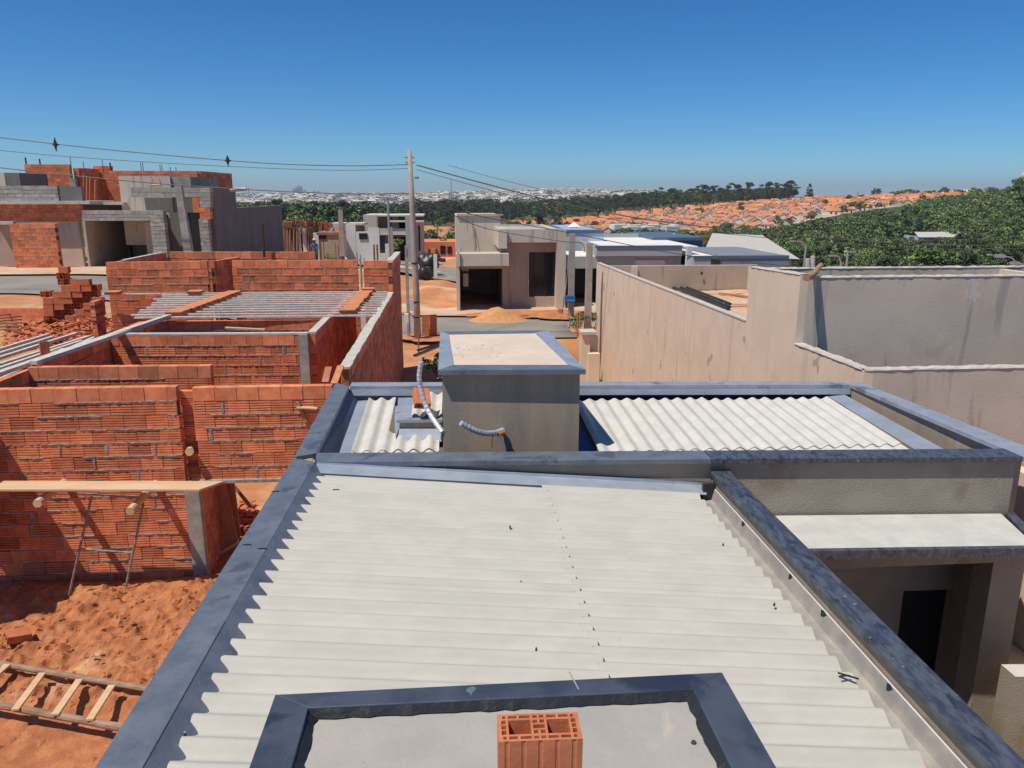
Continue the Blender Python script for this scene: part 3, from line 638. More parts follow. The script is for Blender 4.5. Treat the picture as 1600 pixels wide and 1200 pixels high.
# ---------------------------------------------------------------- hollow brick walls with real courses
def brick_wall(name, p0, p1, z0, z1, parent, th=.13, m=BRICK, sides=(1, -1), L=.305, Hh=.2, seed=0, top_plain=True, mort=.75, label=None, plain=False):
    """wall from p0 to p1 (outer face on the right-hand side of travel); each brick is a grooved block"""
    rd = random.Random(seed + int(abs(p0[0] * 31 + p0[1] * 17)))
    P = Vector((p0[0], p0[1])); Q = Vector((p1[0], p1[1])); D = (Q - P); ln = D.length; D /= ln
    N = Vector((D.y, -D.x))
    V = []; Fc = []; Mi = []
    def add(pts, faces, mi):
        k = len(V); V.extend(pts); Fc.extend(tuple(k + i for i in f) for f in faces); Mi.extend([mi] * len(faces))
    def W(s, n, z): q = P + D * s + N * n; return (q.x, q.y, z)
    rows = max(1, round((z1 - z0) / Hh)); h = (z1 - z0) / rows
    ng = 4 if plain is False else (2 if plain is True else (2 if plain else 0))
    for r in range(rows):
        zb0 = z0 + r * h; off = (r % 2) * L * .5 + rd.uniform(-.02, .02)
        s = -off
        top = top_plain and r == rows - 1
        while s < ln:
            a = max(s, 0) ; b = min(s + L - .008, ln); s += L
            if b - a < .04: continue
            j = rd.uniform(-.004, .004); g = .009 if rd.random() < .8 else .018
            za, zb1 = zb0 + (0 if r == 0 else .004), zb0 + h - g
            if r == rows - 1: zb1 = zb0 + h
            prof = [(0, za)]
            if not top:
                for k in range(ng):
                    c = za + (zb1 - za) * (k + 1) / (ng + 1)
                    prof += [(0, c - .009), (-.011, c - .004), (-.011, c + .004), (0, c + .009)]
            prof.append((0, zb1))
            front = [(th / 2 + j + o, z) for o, z in prof]; back = [(-th / 2 + j - o, z) for o, z in prof][::-1]
            ring = front + back; n = len(ring)
            jz = rd.uniform(-.003, .003)
            pts = [W(a, o, z + jz) for o, z in ring] + [W(b, o, z - jz) for o, z in ring]
            fs = [tuple(range(n - 1, -1, -1)), tuple(range(n, 2 * n))] + [(i, (i + 1) % n, n + (i + 1) % n, n + i) for i in range(n)]
            add(pts, fs, 0)
    # core, seen in the open joints
    t = th / 2 - .012
    c = [W(.01, -t, z0), W(ln - .01, -t, z0), W(ln - .01, t, z0), W(.01, t, z0)]
    c = c + [(x, y, z1 - .012) for x, y, _ in c]
    add(c, [(0, 1, 2, 3), (7, 6, 5, 4), (0, 4, 5, 1), (1, 5, 6, 2), (2, 6, 7, 3), (3, 7, 4, 0)], 1)
    # squeezed-out bed mortar: ragged ribbons
    for sd in sides:
        for r in range(1, rows):
            zc = z0 + r * h - .002; s = rd.uniform(0, .3)
            while s < ln - .1:
                l = rd.uniform(.15, .9)
                if rd.random() < mort:
                    e = min(s + l, ln - .01); n = max(3, int((e - s) / .035)); ring = []
                    for i in range(n + 1):
                        u = s + (e - s) * i / n; k = .35 if i in (0, n) else 1
                        up = rd.uniform(.004, .016) * k; dn = rd.uniform(.008, .036) * k; ou = rd.uniform(.003, .016) * k
                        ring.append((W(u, sd * (th / 2 - .012), zc + up), W(u, sd * (th / 2 + ou), zc + up * .3), W(u, sd * (th / 2 + ou * .8), zc - dn * .6), W(u, sd * (th / 2 - .012), zc - dn)))
                    k0 = len(V)
                    for q in ring: V.extend(q)
                    for i in range(n):
                        for j2 in range(3):
                            a0 = k0 + i * 4 + j2; f = (a0, a0 + 4, a0 + 5, a0 + 1)
                            Fc.append(f if sd < 0 else f[::-1]); Mi.append(2)
                s += l
            # filled vertical joints here and there
            s = rd.uniform(0, 1)
            while s < ln - .1:
                if rd.random() < .45 * mort:
                    wd = rd.uniform(.012, .035); za = zc - h + .02; n = 4; k0 = len(V)
                    for i in range(n + 1):
                        z = za + (h - .03) * i / n; ww = wd * rd.uniform(.6, 1.3)
                        V.extend([W(s - ww, sd * (th / 2 - .012), z), W(s - ww * .6, sd * (th / 2 + .006), z), W(s + ww * .6, sd * (th / 2 + .006), z), W(s + ww, sd * (th / 2 - .012), z)])
                    for i in range(n):
                        for j2 in range(3):
                            a0 = k0 + i * 4 + j2; f = (a0, a0 + 1, a0 + 5, a0 + 4); Fc.append(f if sd > 0 else f[::-1]); Mi.append(2)
                s += rd.uniform(.5, 1.8)
    mb = MB(); mb.v = V; mb.f = Fc; mb.m = Mi; mb.mats = [m, CORE, MORTAR]
    o = mb.build(name, parent)
    if label: o['label'] = label
    return o

B = thing('unfinished_brick_house', (-4.5, 14, 0), 'roofless red hollow brick house under construction, left of the house with corrugated roofs', 'house')
bw = lambda *a, **k: brick_wall('brick_wall', *a, **k)
# nearest wall (front face y = 10.75)
bw((-9.5, 10.86), (-3.87, 10.815), 0, 3.0, B, seed=1)
bw((-3.66, 10.81), (-1.72, 10.79), 1.62, 2.98, B, seed=2)
bw((-3.868, 10.93), (-3.664, 10.93), 1.56, 2.90, B, th=.10, seed=3, L=.5, Hh=.1, mort=.2)
part(MB().prism([(-3.90, 10.735), (-3.70, 10.735), (-3.70, 10.875), (-3.87, 10.875)], 0, 1.55, CONC), 'concrete_column', B)
part(MB().bar((-3.66, 10.76, 1.60), (-1.75, 10.735, 1.60), .15, .045, MORTAR), 'mortar_bed', B)
bw((-3.77, 10.88), (-3.79, 12.0), 0, 1.6, B, seed=4)
bw((-6.60, 12.28), (-3.80, 12.17), 1.0, 3.0, B, seed=5)
bw((-6.66, 17.0), (-6.66, 9.0), 0.6, 2.96, B, seed=6, mort=.4)
bw((-6.55, 15.20), (-2.98, 15.02), .6, 2.975, B, seed=7, mort=1.0)
part(MB().prism([(-6.55, 15.135), (-2.80, 14.94), (-2.80, 15.07), (-6.55, 15.27)], 2.978, 3.012, CAP), 'concrete_cap', B)
part(MB().prism([(-2.975, 14.93), (-2.80, 14.92), (-2.80, 15.07), (-2.975, 15.08)], .3, 2.976, CONC), 'concrete_column', B)
bw((-2.74, 21.6), (-2.74, 15.075), .3, 2.97, B, seed=8, mort=.3)
part(MB().box(-2.81, -2.66, 15.08, 17.0, 2.974, 3.012, CAP), 'concrete_cap', B)
bw((-6.6, 17.2), (-2.81, 17.05), .6, 2.93, B, seed=9, mort=1.2)
# boundary wall beside our house
bw((-1.69, 21.6), (-1.69, 11.9), 0, 2.965, B, seed=10, mort=.35)
bw((-1.71, 25.3), (-1.69, 21.62), 0, 3.80, B, seed=11, mort=.35)
def ragcap(x0, x1, y0, y1, z, nm='concrete_cap'):
    mb = MB(); n = int((y1 - y0) / .25); L = []
    for i in range(n + 1):
        y = y0 + (y1 - y0) * i / n; L.append((x0 + random.uniform(-.012, .012), x1 + random.uniform(-.012, .012), y))
    for a, b in zip(L[:-1], L[1:]):
        mb.prism([(a[0], a[2]), (a[1], a[2]), (b[1], b[2]), (b[0], b[2])], z, z + .035 , CAP)
    return part(mb, nm, B)
ragcap(-1.775, -1.60, 11.85, 21.5, 2.967); ragcap(-1.79, -1.61, 21.9, 25.3, 3.802)
# taller front rooms beyond the deck
bw((-9.25, 21.62), (-6.62, 21.72), .8, 3.86, B, seed=12)
bw((-6.5, 21.76), (-6.15, 23.1), 2.2, 3.86, B, seed=13)
bw((-6.08, 22.15), (-2.62, 22.05), .8, 3.84, B, seed=14, mort=1.0)
bw((-2.45, 22.02), (-1.78, 22.0), .8, 3.82, B, seed=15, mort=1.0)
bw((-8.9, 25.5), (-4.3, 25.1), 2.2, 3.86, B, seed=16)
bw((-9.05, 25.4), (-9.15, 21.7), 1.5, 3.83, B, seed=17)
part(MB().box(-9.16, -9.03, 22.4, 25.4, 3.832, 3.86, CAP), 'concrete_cap', B)
bw((-9.2, 20.9), (-9.2, 20.4), .8, 2.95, B, seed=18, L=.5, Hh=.1)
for px, y0, y1, Y in [(331, 375, 455, 21.7), (334, 382, 440, 21.75), (562, 405, 452, 22), (569, 403, 452, 22.1), (505, 372, 410, 24), (524, 380, 408, 24), (528, 384, 410, 24), (558, 395, 408, 23), (563, 398, 412, 23),
                      (625, 388, 412, 22.5), (632, 386, 405, 24), (636, 390, 402, 24.6), (409, 350, 402, 25.0)]:
    a = py_(px, y0, Y); b = py_(px, y1, Y); b.x = a.x; b.y = a.y
    part(MB().tube([b, a], .009 if px != 409 else .045, REBAR, 5), 'rebar', B)
for px, y0, y1, Y in [(584, 382, 412, 24.2), (589, 382, 410, 24.2)]:
    a = py_(px, y0, Y); b = py_(px, y1, Y); part(MB().tube([(a.x, a.y, b.z), a], .035, WOODD, 6), 'post', B)
part(MB().tube([(-2.53, 22.0, 3.0), (-2.53, 22.0, 3.8)], .03, CONC, 6), 'post', B)
# precast joists of the deck, each one a thing
JG = 'precast joists laid across the brick walls'
def joist(a, b, label, grp=None, w=.085, h=.03):
    a = Vector(a); b = Vector(b); c = (a + b) / 2
    mb = MB(); mb.bar(a, b, w, h, JOIST)
    d = (b - a).normalized(); n = 16; up = Vector((0, 0, 1)); r = d.cross(up) * .02
    # lattice bars along the top
    return one(mb, 'concrete_joist', label, 'joist', grp)
ends = [(155, 458, -9.4), (285, 463, 0), (275, 467, 0), (268, 470, 0), (258, 474, 0), (247, 478, 0), (238, 481, 0), (226, 485, 0), (216, 488, 0), (205, 491, 0), (200, 493, 0), (200, 495, 0)]
for k in range(12):
    Y = 21.35 - k * .392
    xl = -9.35 if k == 0 else (-7.7 + k * .05 + random.uniform(-.1, .1) + .02 * k)
    lab = 'grey joist in the deck of parallel joists over the brick house'
    if k == 0: lab = 'farthest and longest joist, reaching left past the others, at the foot of the front rooms'
    if k == 11: lab = 'nearest joist of the deck, on the edge toward the camera'
    joist((xl, Y + .02, 3.03), (-1.72 + random.uniform(-.06, .02), Y - .05, 3.03), lab, JG)
pa = [pz(0, 583, 3.0), pz(265, 493, 3.06)]
joist(pa[0] + (pa[0] - pa[1]) * .25, pa[1], 'long pale joist laid lengthwise on top of the left room wall', None, .12, .06)
pa = [pz(52, 567, 3.06), pz(262, 496, 3.0)]
joist(pa[0], pa[1], 'pale joist lying directly right of the longest pale one on the left wall', None, .12, .06)
for i, ((x0, y0), (x1, y1)) in enumerate([((-40, 558), (76, 523)), ((-40, 572), (120, 521)), ((-40, 582), (140, 526)), ((-40, 589), (128, 533)), ((-40, 597), (155, 531)), ((-40, 604), (100, 546)), ((-40, 565), (82, 527)), ((-40, 612), (168, 519))]):
    a = pz(x0, y0, 1.95); b = pz(x1, y1, 2.0)
    joist(a, b, 'spare joist in the loose bundle lying outside the left wall', 'spare joists outside the left wall', .10, .07)
# two strips of ceramic filler tiles across the joists
tl = None
for (p, q), nm in ((((270, 490), (368, 456)), 'left'), (((543, 486), (571, 456)), 'right')):
    a = pz(p[0], p[1], 3.10); b = pz(q[0], q[1], 3.10); n = 12
    for k in range(n):
        c = a.lerp(b, (k + .5) / n); rz = math.atan2((b - a).y, (b - a).x) * 0
        if tl is None:
            mb = MB()
            mb.prism([(-.17, -.185), (.17, -.185), (.17, .185), (-.17, .185)], -.035, .035, TILE)
            for s in (-1, 1): mb.box(-.168, .168, s * .188 - .004 if s > 0 else -.192, .192 if s > 0 else -.184, -.02, .02, CORE)
            tl = one(mb, 'ceiling_tile', '', 'tile', base=(0, 0, 0)); o = tl
        else: o = clone(tl)
        o.location = (c.x + random.uniform(-.02, .02), c.y, c.z + random.uniform(-.004, .004)); o.rotation_euler = (0, 0, random.uniform(-.05, .05))
        o['label'] = 'orange ceramic filler tile in the %s strip of tiles across the joist deck' % ('longer left-hand' if nm == 'left' else 'shorter right-hand')
        o['group'] = 'filler tiles of the %s strip' % nm
for px, lab in ((575, 'orange filler tile lying at the far end of the right-hand tile strip'),):
    c = pz(px, 452, 3.1); o = clone(tl, c, (0, 0, .1), lab)
c = pz(306, 456, 3.1); clone(tl, c, (0, 0, 0), 'orange filler tile lying just left of the long tile strip at the far wall')
c = pz(178, 457, 3.1); clone(tl, c, (0, 0, 0), 'orange filler tile at the far left end of the longest joist')

# scaffold: putlogs through the wall, plank, steel trestle
for (a, b, lab) in ((py_(108, 748, 10.9), py_(58, 787, 9.95), 'round wooden putlog sticking out under the left part of the plank'),
                    (py_(250, 748, 10.9), py_(203, 799, 9.95), 'round wooden putlog sticking out under the right part of the plank'),
                    (py_(298, 702, 10.9), py_(296, 706, 10.62), 'short round log end poking from the column slot of the wall'),
                    (py_(-52, 748, 10.9), py_(-95, 790, 9.95), 'wooden putlog holding the plank beyond the left edge')):
    if lab.endswith('edge'): continue
    one(MB().tube([a, a.lerp(b, .5), b], [.052, .055, .058], WOODD if '208' in lab else WOOD, 12, jit=.06), 'putlog', lab, 'log')
pk = []
for px, Yq in ((-260, 10.03), (312, 10.02), (327, 10.33), (-260, 10.34)):
    zz = py_(px, 766, 10.03).z; pk.append((py_(px, 766, 10.03).x + (.12 if Yq > 10.2 and px > 0 else 0), Yq, zz - .016, zz + .016))
one(MB().prism(pk, 0, 0, WOOD), 'plank', 'wide pale wooden plank laid on round putlogs along the brick wall', 'plank', bevel=.003)
tr = thing('trestle', (-4.9, 10.2, 0), 'cement splashed steel trestle frame leaning by the brick wall under the plank', 'trestle')
tb = lambda p, q, nm, r=.017: part(MB().tube([p, q], r, STEEL, 8), nm, tr)
A_ = py_(143, 776, 10.3); B_ = py_(224, 786, 10.3); C_ = pz(105, 943, .06); D_ = pz(192, 940, .06)
tb(A_, C_, 'leg'); tb(B_, D_, 'leg'); tb(A_.lerp(C_, .485), B_.lerp(D_, .50), 'crossbar', .013)
tb(pz(88, 942, .07), pz(180, 947, .07), 'foot_bar', .014); tb(py_(122, 771, 10.4), py_(248, 779, 10.4), 'top_bar', .014)
# planks and boards in the doorway right of the column
for i, (q, lab) in enumerate(((((334, 756), (352, 756), (372, 846), (352, 858)), 'red-brown formwork board standing upright beside the doorway, left one'),
                             (((352, 756), (366, 756), (376, 838), (368, 850)), 'red-brown formwork board standing upright beside the doorway, right one'))):
    p = [py_(*c, 11.6 + .25 * i) for c in q]; e = Vector((0, .03, 0))
    mb = MB(); k = [tuple(v) for v in p] + [tuple(v + e) for v in p]; mb.v = k
    mb.f = [(0, 3, 2, 1), (4, 5, 6, 7), (0, 1, 5, 4), (1, 2, 6, 5), (2, 3, 7, 6), (3, 0, 4, 7)]; mb.m = [0] * 6; mb.mats = [WOODR]
    one(mb, 'formwork_board', lab, 'board')
a = py_(366, 760, 12.2); b = py_(392, 792, 12.2); one(MB().bar(a, b, .035, .05, WOODD), 'prop_stick', 'thin dark stick leaning across the doorway opening', 'stick')
a = pz(345, 862, .1); b = pz(372, 846, .25); one(MB().bar(a, b, .14, .03, WOOD), 'offcut_board', 'short pale board lying at the foot of the upright boards', 'board')
a = py_(464, 636, 10.7); b = py_(496, 638, 10.7); one(MB().bar(a, b, .10, .02, WOOD), 'offcut_board', 'short pale board fixed across the top courses near our dark coping', 'board')
a = py_(465, 628, 10.71); b = py_(478, 660, 10.71); one(MB().bar(a, b, .05, .03, WOODR), 'prop_stick', 'slim red-brown batten standing on the near wall face by our dark coping', 'batten')
a = py_(352, 512, 16.9); b = py_(414, 515, 16.9); one(MB().bar(a, b, .10, .03, WOOD), 'offcut_board', 'pale board fixed on the mortar-patched wall just in front of the deck', 'board')
for i, (p, q) in enumerate((((508, 598), (514, 584)), ((522, 600), (533, 582)))):
    a = pz(*p, 2.9); b = pz(*q, 2.95); b.z = 3.05
    one(MB().bar(a, b, .10, .03, WOODR if i == 0 else TILE), 'offcut_board', ['small red-brown board lying where the near wall meets our coping', 'orange board leaning at the near end of the white capped boundary wall'][i], 'board')
# ladder on the dug earth
ld = thing('wooden_ladder', (-4.9, 7.9, .2), 'rustic ladder with round rails and flat rungs lying on the dug earth', 'ladder')
r0 = [pz(-120, 1018, .30), pz(-20, 1034, .30), pz(110, 1056, .29), pz(215, 1074, .27), pz(330, 1095, .26)]; r1 = [pz(-130, 1078, .30), pz(0, 1102, .29), pz(85, 1117, .28), pz(185, 1136, .27), pz(320, 1160, .25)]
part(MB().tube(bez(r0, 5), .036, WOODD, 9, jit=.09), 'rail', ld); part(MB().tube(bez(r1, 5), .040, WOODD, 9, jit=.09), 'rail', ld)
for xa, ya, xb, yb in ((8, 1042, -52, 1094), (64, 1055, 26, 1106), (122, 1065, 88, 1114), (173, 1074, 142, 1122), (232, 1084, 205, 1136)):
    a = pz(xa, ya, .325); b = pz(xb, yb, .325); d = (a - b) * .06
    part(MB().bar(a + d, b - d, .075, .022, WOOD), 'rung', ld)
lb0 = clone(b0, pz(47, 990, .30), (R(78), R(4), R(-52)), 'loose orange hollow brick lying alone on the dug earth at the left')
lb0.scale = (1, 1, 1)
# brick stack and rubble by the street
st = one(hollow_brick(0, 0, 0, .19, .09, .29), 'stacked_brick', '', 'brick', base=(0, 0, 0)); first = True
base = pz(120, 510, 1.5); k = 0
def sbrick(x, y, z, rz, lying=True):
    global first
    o = st if first else clone(st); first = False
    o.location = (x, y, z + (.045 if lying else 0)); o.rotation_euler = (R(90), 0, rz) if lying else (0, 0, rz)
    o['label'] = 'clean hollow brick in the tall stack at the left edge of the brick house'; o['group'] = 'bricks of the tall stack'
bx, by = base.x - .78, base.y - .2
prof = [1.08, 1.10, 1.84, 1.60, 1.52, 1.30]
for c in range(6):
    for r in range(10):
        z = 1.5 + r * .193
        if z > 1.5 + prof[c] - .1: break
        endon = (r * 3 + c * 2) % 5 in (0, 3)
        for dd in range(3 if endon else 2):
            o = st if first else clone(st); first = False
            if endon: o.location = (bx + c * .30 - .098 + dd * .098, by + random.uniform(-.05, .05) + .05, z + .095); o.rotation_euler = (0, R(90), R(90 + random.uniform(-3, 3)))
            else: o.location = (bx + c * .30 + random.uniform(-.015, .015), by - .05 + dd * .105 + random.uniform(-.02, .01), z + .095); o.rotation_euler = (0, R(90), R(random.uniform(-3, 3)))
            o['label'] = 'clean hollow brick in the tall stack at the left edge of the brick house'; o['group'] = 'bricks of the tall stack'
mb = MB(); rd = random.Random(3)
for i in range(900):
    u, v = rd.random(), rd.random()
    p = pz(10 + 175 * u, 500 + 35 * v + (1 - u) * 8, 1.6); zz = 1.56 + rd.random() * .22 * min(1, u * 2 + .2)
    a = rd.uniform(0, 6.28); l = rd.uniform(.05, .17); d = Vector((math.cos(a), math.sin(a), rd.uniform(-.6, .6))) * l
    q = Vector((p.x, p.y, zz)); mb.bar(q - d, q + d, rd.uniform(.04, .14), rd.uniform(.012, .03), BRKN)
tag(mb.build('brick_rubble'), 'broken brick shards heaped before the brick stack', None, kind='stuff')
c0 = pz(70, 548, 2.1); clone(st, c0 + Vector((0, 0, -.08)), (0, 0, R(40)), 'hollow brick standing on the spare joists')
clone(st, c0 + Vector((.22, .12, -.05)), (R(90), 0, R(20)), 'hollow brick lying on the spare joists beside the standing one')
one(MB().prism([(-22, 27.3), (-12.9, 26.5), (-12.9, 26.65), (-22, 27.45)], 1.3, 1.95, BRICK), 'low_street_wall', 'low dark red brick wall along the street left of the brick stack', 'wall')
for i in range(7):
    a = pz(-30, 492 + i * 4, 1.75); b = pz(34, 484 + i * 5, 1.75)
    one(MB().bar(a, b, .05, .04, WOODD), 'scrap_batten', 'dark batten in the scrap pile at the far left below the street', 'batten', 'scrap battens at the far left')
# rubble seen through the doorway
mb = MB()
for i in range(160):
    p = pz(rd.uniform(362, 400), rd.uniform(788, 830), .1); a = rd.uniform(0, 6.28); l = rd.uniform(.03, .09); d = Vector((math.cos(a), math.sin(a), rd.uniform(-.4, .4))) * l
    q = Vector((p.x, p.y, rd.uniform(.05, .2))); mb.bar(q - d, q + d, rd.uniform(.03, .08), .02, BRKN)
tag(mb.build('doorway_rubble'), 'brick shards on the ground seen through the doorway', None, kind='stuff')
mb = MB()
for i in range(26):
    p = pz(rd.uniform(0, 62), 924, .02); 
    q = Vector((p.x, 10.58 + rd.uniform(-.1, .08), rd.uniform(.04, .12))); mb.tube([q + Vector((-.07, 0, 0)), q, q + Vector((.07, 0, 0))], [.02, .06, .02], MORTAR, 6, jit=.4)
tag(mb.build('mortar_lumps'), 'spilled grey mortar at the foot of the near brick wall', None, kind='stuff')

# ---------------------------------------------------------------- concrete walled yard on the right
K = thing('walled_shell', (8, 16, 0), 'roofless plastered concrete shell right of our roof, pink side wall stepping down and sandy yard', 'building')
XW = 6.3
def jag(mb, pts, w, z, m, axis):
    """ragged pale mortar ridge along a wall top; pts = list of (x,y,z)"""
    rr = random.Random(len(pts) + int(pts[0][1] * 10)); out = []
    for a, b in zip(pts[:-1], pts[1:]):
        a = Vector(a); b = Vector(b); n = max(2, int((b - a).length / .09))
        out += [a.lerp(b, i / n) for i in range(n)]
    out.append(Vector(pts[-1])); o = Vector((w / 2, 0, 0)) if axis == 'y' else Vector((0, w / 2, 0)); L = []
    for p in out:
        j = lambda s: rr.uniform(-s, s); L.append((p - o * (1.03 + j(.06)), p - o * .9 + Vector((0, 0, .012 + rr.random() * .018)), p + o * .9 + Vector((0, 0, .012 + rr.random() * .018)), p + o * (1.03 + j(.06))))
    k = len(mb.v); mi = mb.mi(m)
    for q in L: mb.v += [tuple(t) for t in q]
    for i in range(len(L) - 1):
        for j2 in range(3):
            a = k + i * 4 + j2; mb.f.append((a, a + 4, a + 5, a + 1)); mb.m.append(mi)
    return mb
W_ = .15
zfl = 2.78
prof = [(33.2, zfl), (15.9, 2.99), (15.9, 4.13), (13.5, 4.20), (13.5, 2.93), (11.05, 2.985), (11.05, -3), (33.2, -3)]
mb = MB(); n = len(prof)
mb.v = [(XW, y, z) for y, z in prof] + [(XW + W_, y, z) for y, z in prof]
mb.f = [tuple(range(n)), tuple(range(2 * n - 1, n - 1, -1))] + [(i, n + i, n + (i + 1) % n, (i + 1) % n) for i in range(n)]
mb.m = [0] * len(mb.f); mb.mats = [PEACH]; part(mb, 'side_wall', K)
part(MB().box(XW, XW + .15, 3, 11.04, -3, 2.6, PEACH), 'side_wall', K)
part(MB().box(XW + W_, 16, 11.05, 11.2, -.5, 2.985, GREYP), 'front_wall', K)
part(MB().box(XW + W_, 16, 13.5, 13.65, 1.0, 4.15, GREYP), 'inner_wall', K)
part(MB().box(XW + W_, 16, 15.75, 15.9, 1.0, 4.10, GREYP), 'inner_wall', K)
part(MB().box(11.75, 11.9, 13.66, 15.74, 1.0, 4.06, PEACH), 'cross_partition', K)
part(MB().box(XW + W_, 13.0, 32.0, 32.15, .5, 2.70, TAUPER), 'back_wall', K)
part(MB().box(7.55, 7.78, 31.8, 31.999, 1.0, 2.72, TAUPE), 'pilaster', K)
part(MB().box(12.6, 12.75, 15.92, 32.0, .5, 2.65, TAUPE), 'far_side_wall', K)
def capp(pts, w, axis): mb = MB(); jag(mb, pts, w, 0, CAP, axis); part(mb, 'ragged_cap', K)
capp([(XW + .075, 15.86, 4.13), (XW + .075, 13.52, 4.20)], .17, 'y'); capp([(XW + .075, 13.48, 2.94), (XW + .075, 11.1, 2.985)], .18, 'y')
capp([(XW, 11.125, 2.985), (16, 11.125, 2.985)], .17, 'x'); capp([(XW + .16, 13.575, 4.15), (16, 13.575, 4.15)], .17, 'x'); capp([(XW + .16, 15.825, 4.10), (16, 15.825, 4.10)], .17, 'x')
part(MB().prism([(XW - .01, 15.95), (XW + .16, 15.95), (XW + .16, 33.1), (XW - .01, 33.1)], 0, 0, CAP) if False else
     MB().poly([(XW - .012, 15.92, 2.992), (XW + .16, 15.92, 2.992), (XW + .16, 33.2, zfl + .004), (XW - .012, 33.2, zfl + .004)], CAP).poly([(XW - .012, 33.2, zfl + .004), (XW - .012, 33.2, zfl - .03), (XW - .012, 15.92, 2.96), (XW - .012, 15.92, 2.992)], CAP), 'concrete_cap', K)
part(MB().box(XW + .16, 13, 32.0, 32.16, 2.702, 2.73, CAP), 'concrete_cap', K)
None
xs = np.arange(6.46, 12.6, .2); ys = np.arange(15.92, 32, .2); X, Y = np.meshgrid(xs, ys)
tag(grid_mesh('yard_fill', X, Y, 1.62 + .08 * vnoise(X, Y, .9, 3) + .03 * vnoise(X, Y, 4, 2), PALEG), kind='structure')
for i, (p, q, lab) in enumerate((((1050, 449), (1138, 484), 'black plastic pipe in the yard, the one nearest the sloping wall'), ((1054, 446), (1140, 481), 'black plastic pipe in the yard, middle of the bundle of three'), ((1058, 444), (1141, 476), 'black plastic pipe in the yard, farthest of the bundle of three'))):
    a = pz(*p, 1.78); b = pz(*q, 1.78); a.z = 1.80; b.z = 1.80; one(MB().tube([a, b], .055, BLACKP, 10), 'black_pipe', lab, 'pipe')
for i, (p, q) in enumerate((((1124, 458), (1175, 464)), ((1130, 474), (1175, 477)))):
    a = pz(*p, 1.75); b = pz(*q, 1.75); one(MB().bar(a, b, .16, .05, WOODR if i == 0 else PALEG), 'yard_board', ['reddish board lying across the sandy yard behind the pipes', 'pale board lying in the sandy yard nearer than the reddish one'][i], 'board')
part(MB().bar(py_(1095, 427, 31.9), py_(1098, 427, 31.9), .03, .12, BLACKP), 'wall_hole', K)
a = Vector((6.5, 13.15, 4.30)); b = Vector((6.95, 13.9, 4.33))
one(MB().tube(bez([py_(1260, 434, 13.10), py_(1272, 427, 13.40), py_(1283, 414, 13.85)], 4), [.068, .066, .062, .06, .056, .055, .052, .05, .045], WOODD, 12, jit=.08), 'log', 'short round log on the corner of the tall grey wall, cut end facing forward', 'log')
# lower gate pier by the street
gp = thing('gate_pier', (6.0, 27.5, 0), 'low peach plastered gate pier with a niche at the street end of the pink wall', 'pier')
mb = MB()
for q, Yq, dq in (((909, 522, 920, 610), 26.6, .5), ((920, 553, 936, 610), 26.4, .5), ((909, 519, 933, 523), 26.5, .7)):
    a = py_(q[0], q[1], Yq); b = py_(q[2], q[3], Yq); part(MB().box(a.x, b.x, Yq, Yq + dq, b.z - (.6 if dq < .6 else 0), a.z, CAP if dq > .6 else PEACH), 'pier' if dq < .6 else 'pier_cap', gp)
a = py_(920, 524, 27.0); b = py_(934, 560, 27.0); part(MB().box(a.x, b.x, 27.02, 27.1, b.z, a.z, TAUPE), 'niche_wall', gp)

# ---------------------------------------------------------------- street side: poles, wires, buildings across
def bxp(mb, x0, y0, x1, y1, Y, depth, m, z0=None):
    """box whose front (camera-side) face spans these pixels at distance Y"""
    a = py_(x0, y0, Y); b = py_(x1, y1, Y); c = py_(x0, y1, Y); d = py_(x1, y0, Y)
    xa = (a.x + c.x) / 2; xb = (b.x + d.x) / 2; zt = (a.z + d.z) / 2; zb_ = (b.z + c.z) / 2 if z0 is None else z0
    return mb.box(xa, xb, Y, Y + depth, zb_, zt, m)
X_ = lambda px, py, Y: py_(px, py, Y).x
Z_ = lambda px, py, Y: py_(px, py, Y).z
up = thing('utility_pole', (-1.37, 30, 0), 'tall round concrete utility pole carrying the wires behind the brick boundary wall', 'pole')
part(MB().tube([(-1.36, 30, -.3), (-1.37, 30, 2), (-1.42, 30, 5), (-1.46, 30, 7.22)], [.14, .13, .108, .08], POLEC, 14), 'shaft', up, smooth=True)
for z in (6.98, 6.80): part(MB().tube([(-1.64, 29.98, z), (-1.28, 29.98, z)], .028, STEEL, 6), 'bracket', up)
for z in (3.05, 1.55, .95): part(MB().tube([(-1.38, 30, z), (-1.38, 30, z + .05)], .145, BLACKP, 12), 'steel_strap', up)
part(MB().box(-1.30, -1.14, 29.9, 30.1, 6.2, 6.28, STEEL), 'bracket', up)
mp = thing('meter_post', (-1.72, 30.4, 0), 'thinner pale concrete post beside the utility pole, light blue meter plate on it', 'post')
part(MB().box(-1.78, -1.66, 30.3, 30.42, -.2, 3.7, CONC), 'shaft', mp); part(MB().box(-1.62, -1.46, 29.6, 29.68, 1.28, 1.72, BLUEW), 'meter_plate', mp)
part(MB().box(-1.86, -1.70, 29.95, 30.2, .75, 1.1, CREAM), 'meter_box', mp)
mb = hollow_brick(0, 0, 0)
for c in range(2):
    for r in range(5):
        o = clone(st, Vector((-1.2 + c * .30, 30.5, .12 + r * .193)), (0, R(90), R(2 * r - 4)), 'hollow brick of the small pile at the foot of the utility pole'); o['group'] = 'bricks piled by the utility pole'
a = pz(648, 556, .5); b = pz(700, 535, .7)
one(MB().bar(a, b, .16, .05, WOOD), 'scrap_board', 'pale weathered board lying toward the utility pole foot, lower one', 'board')
one(MB().bar(a + Vector((.1, .3, .12)), b + Vector((.5, .6, .1)), .12, .05, WOODD), 'scrap_board', 'dark weathered board lying crossed over the pale one near the utility pole', 'board')
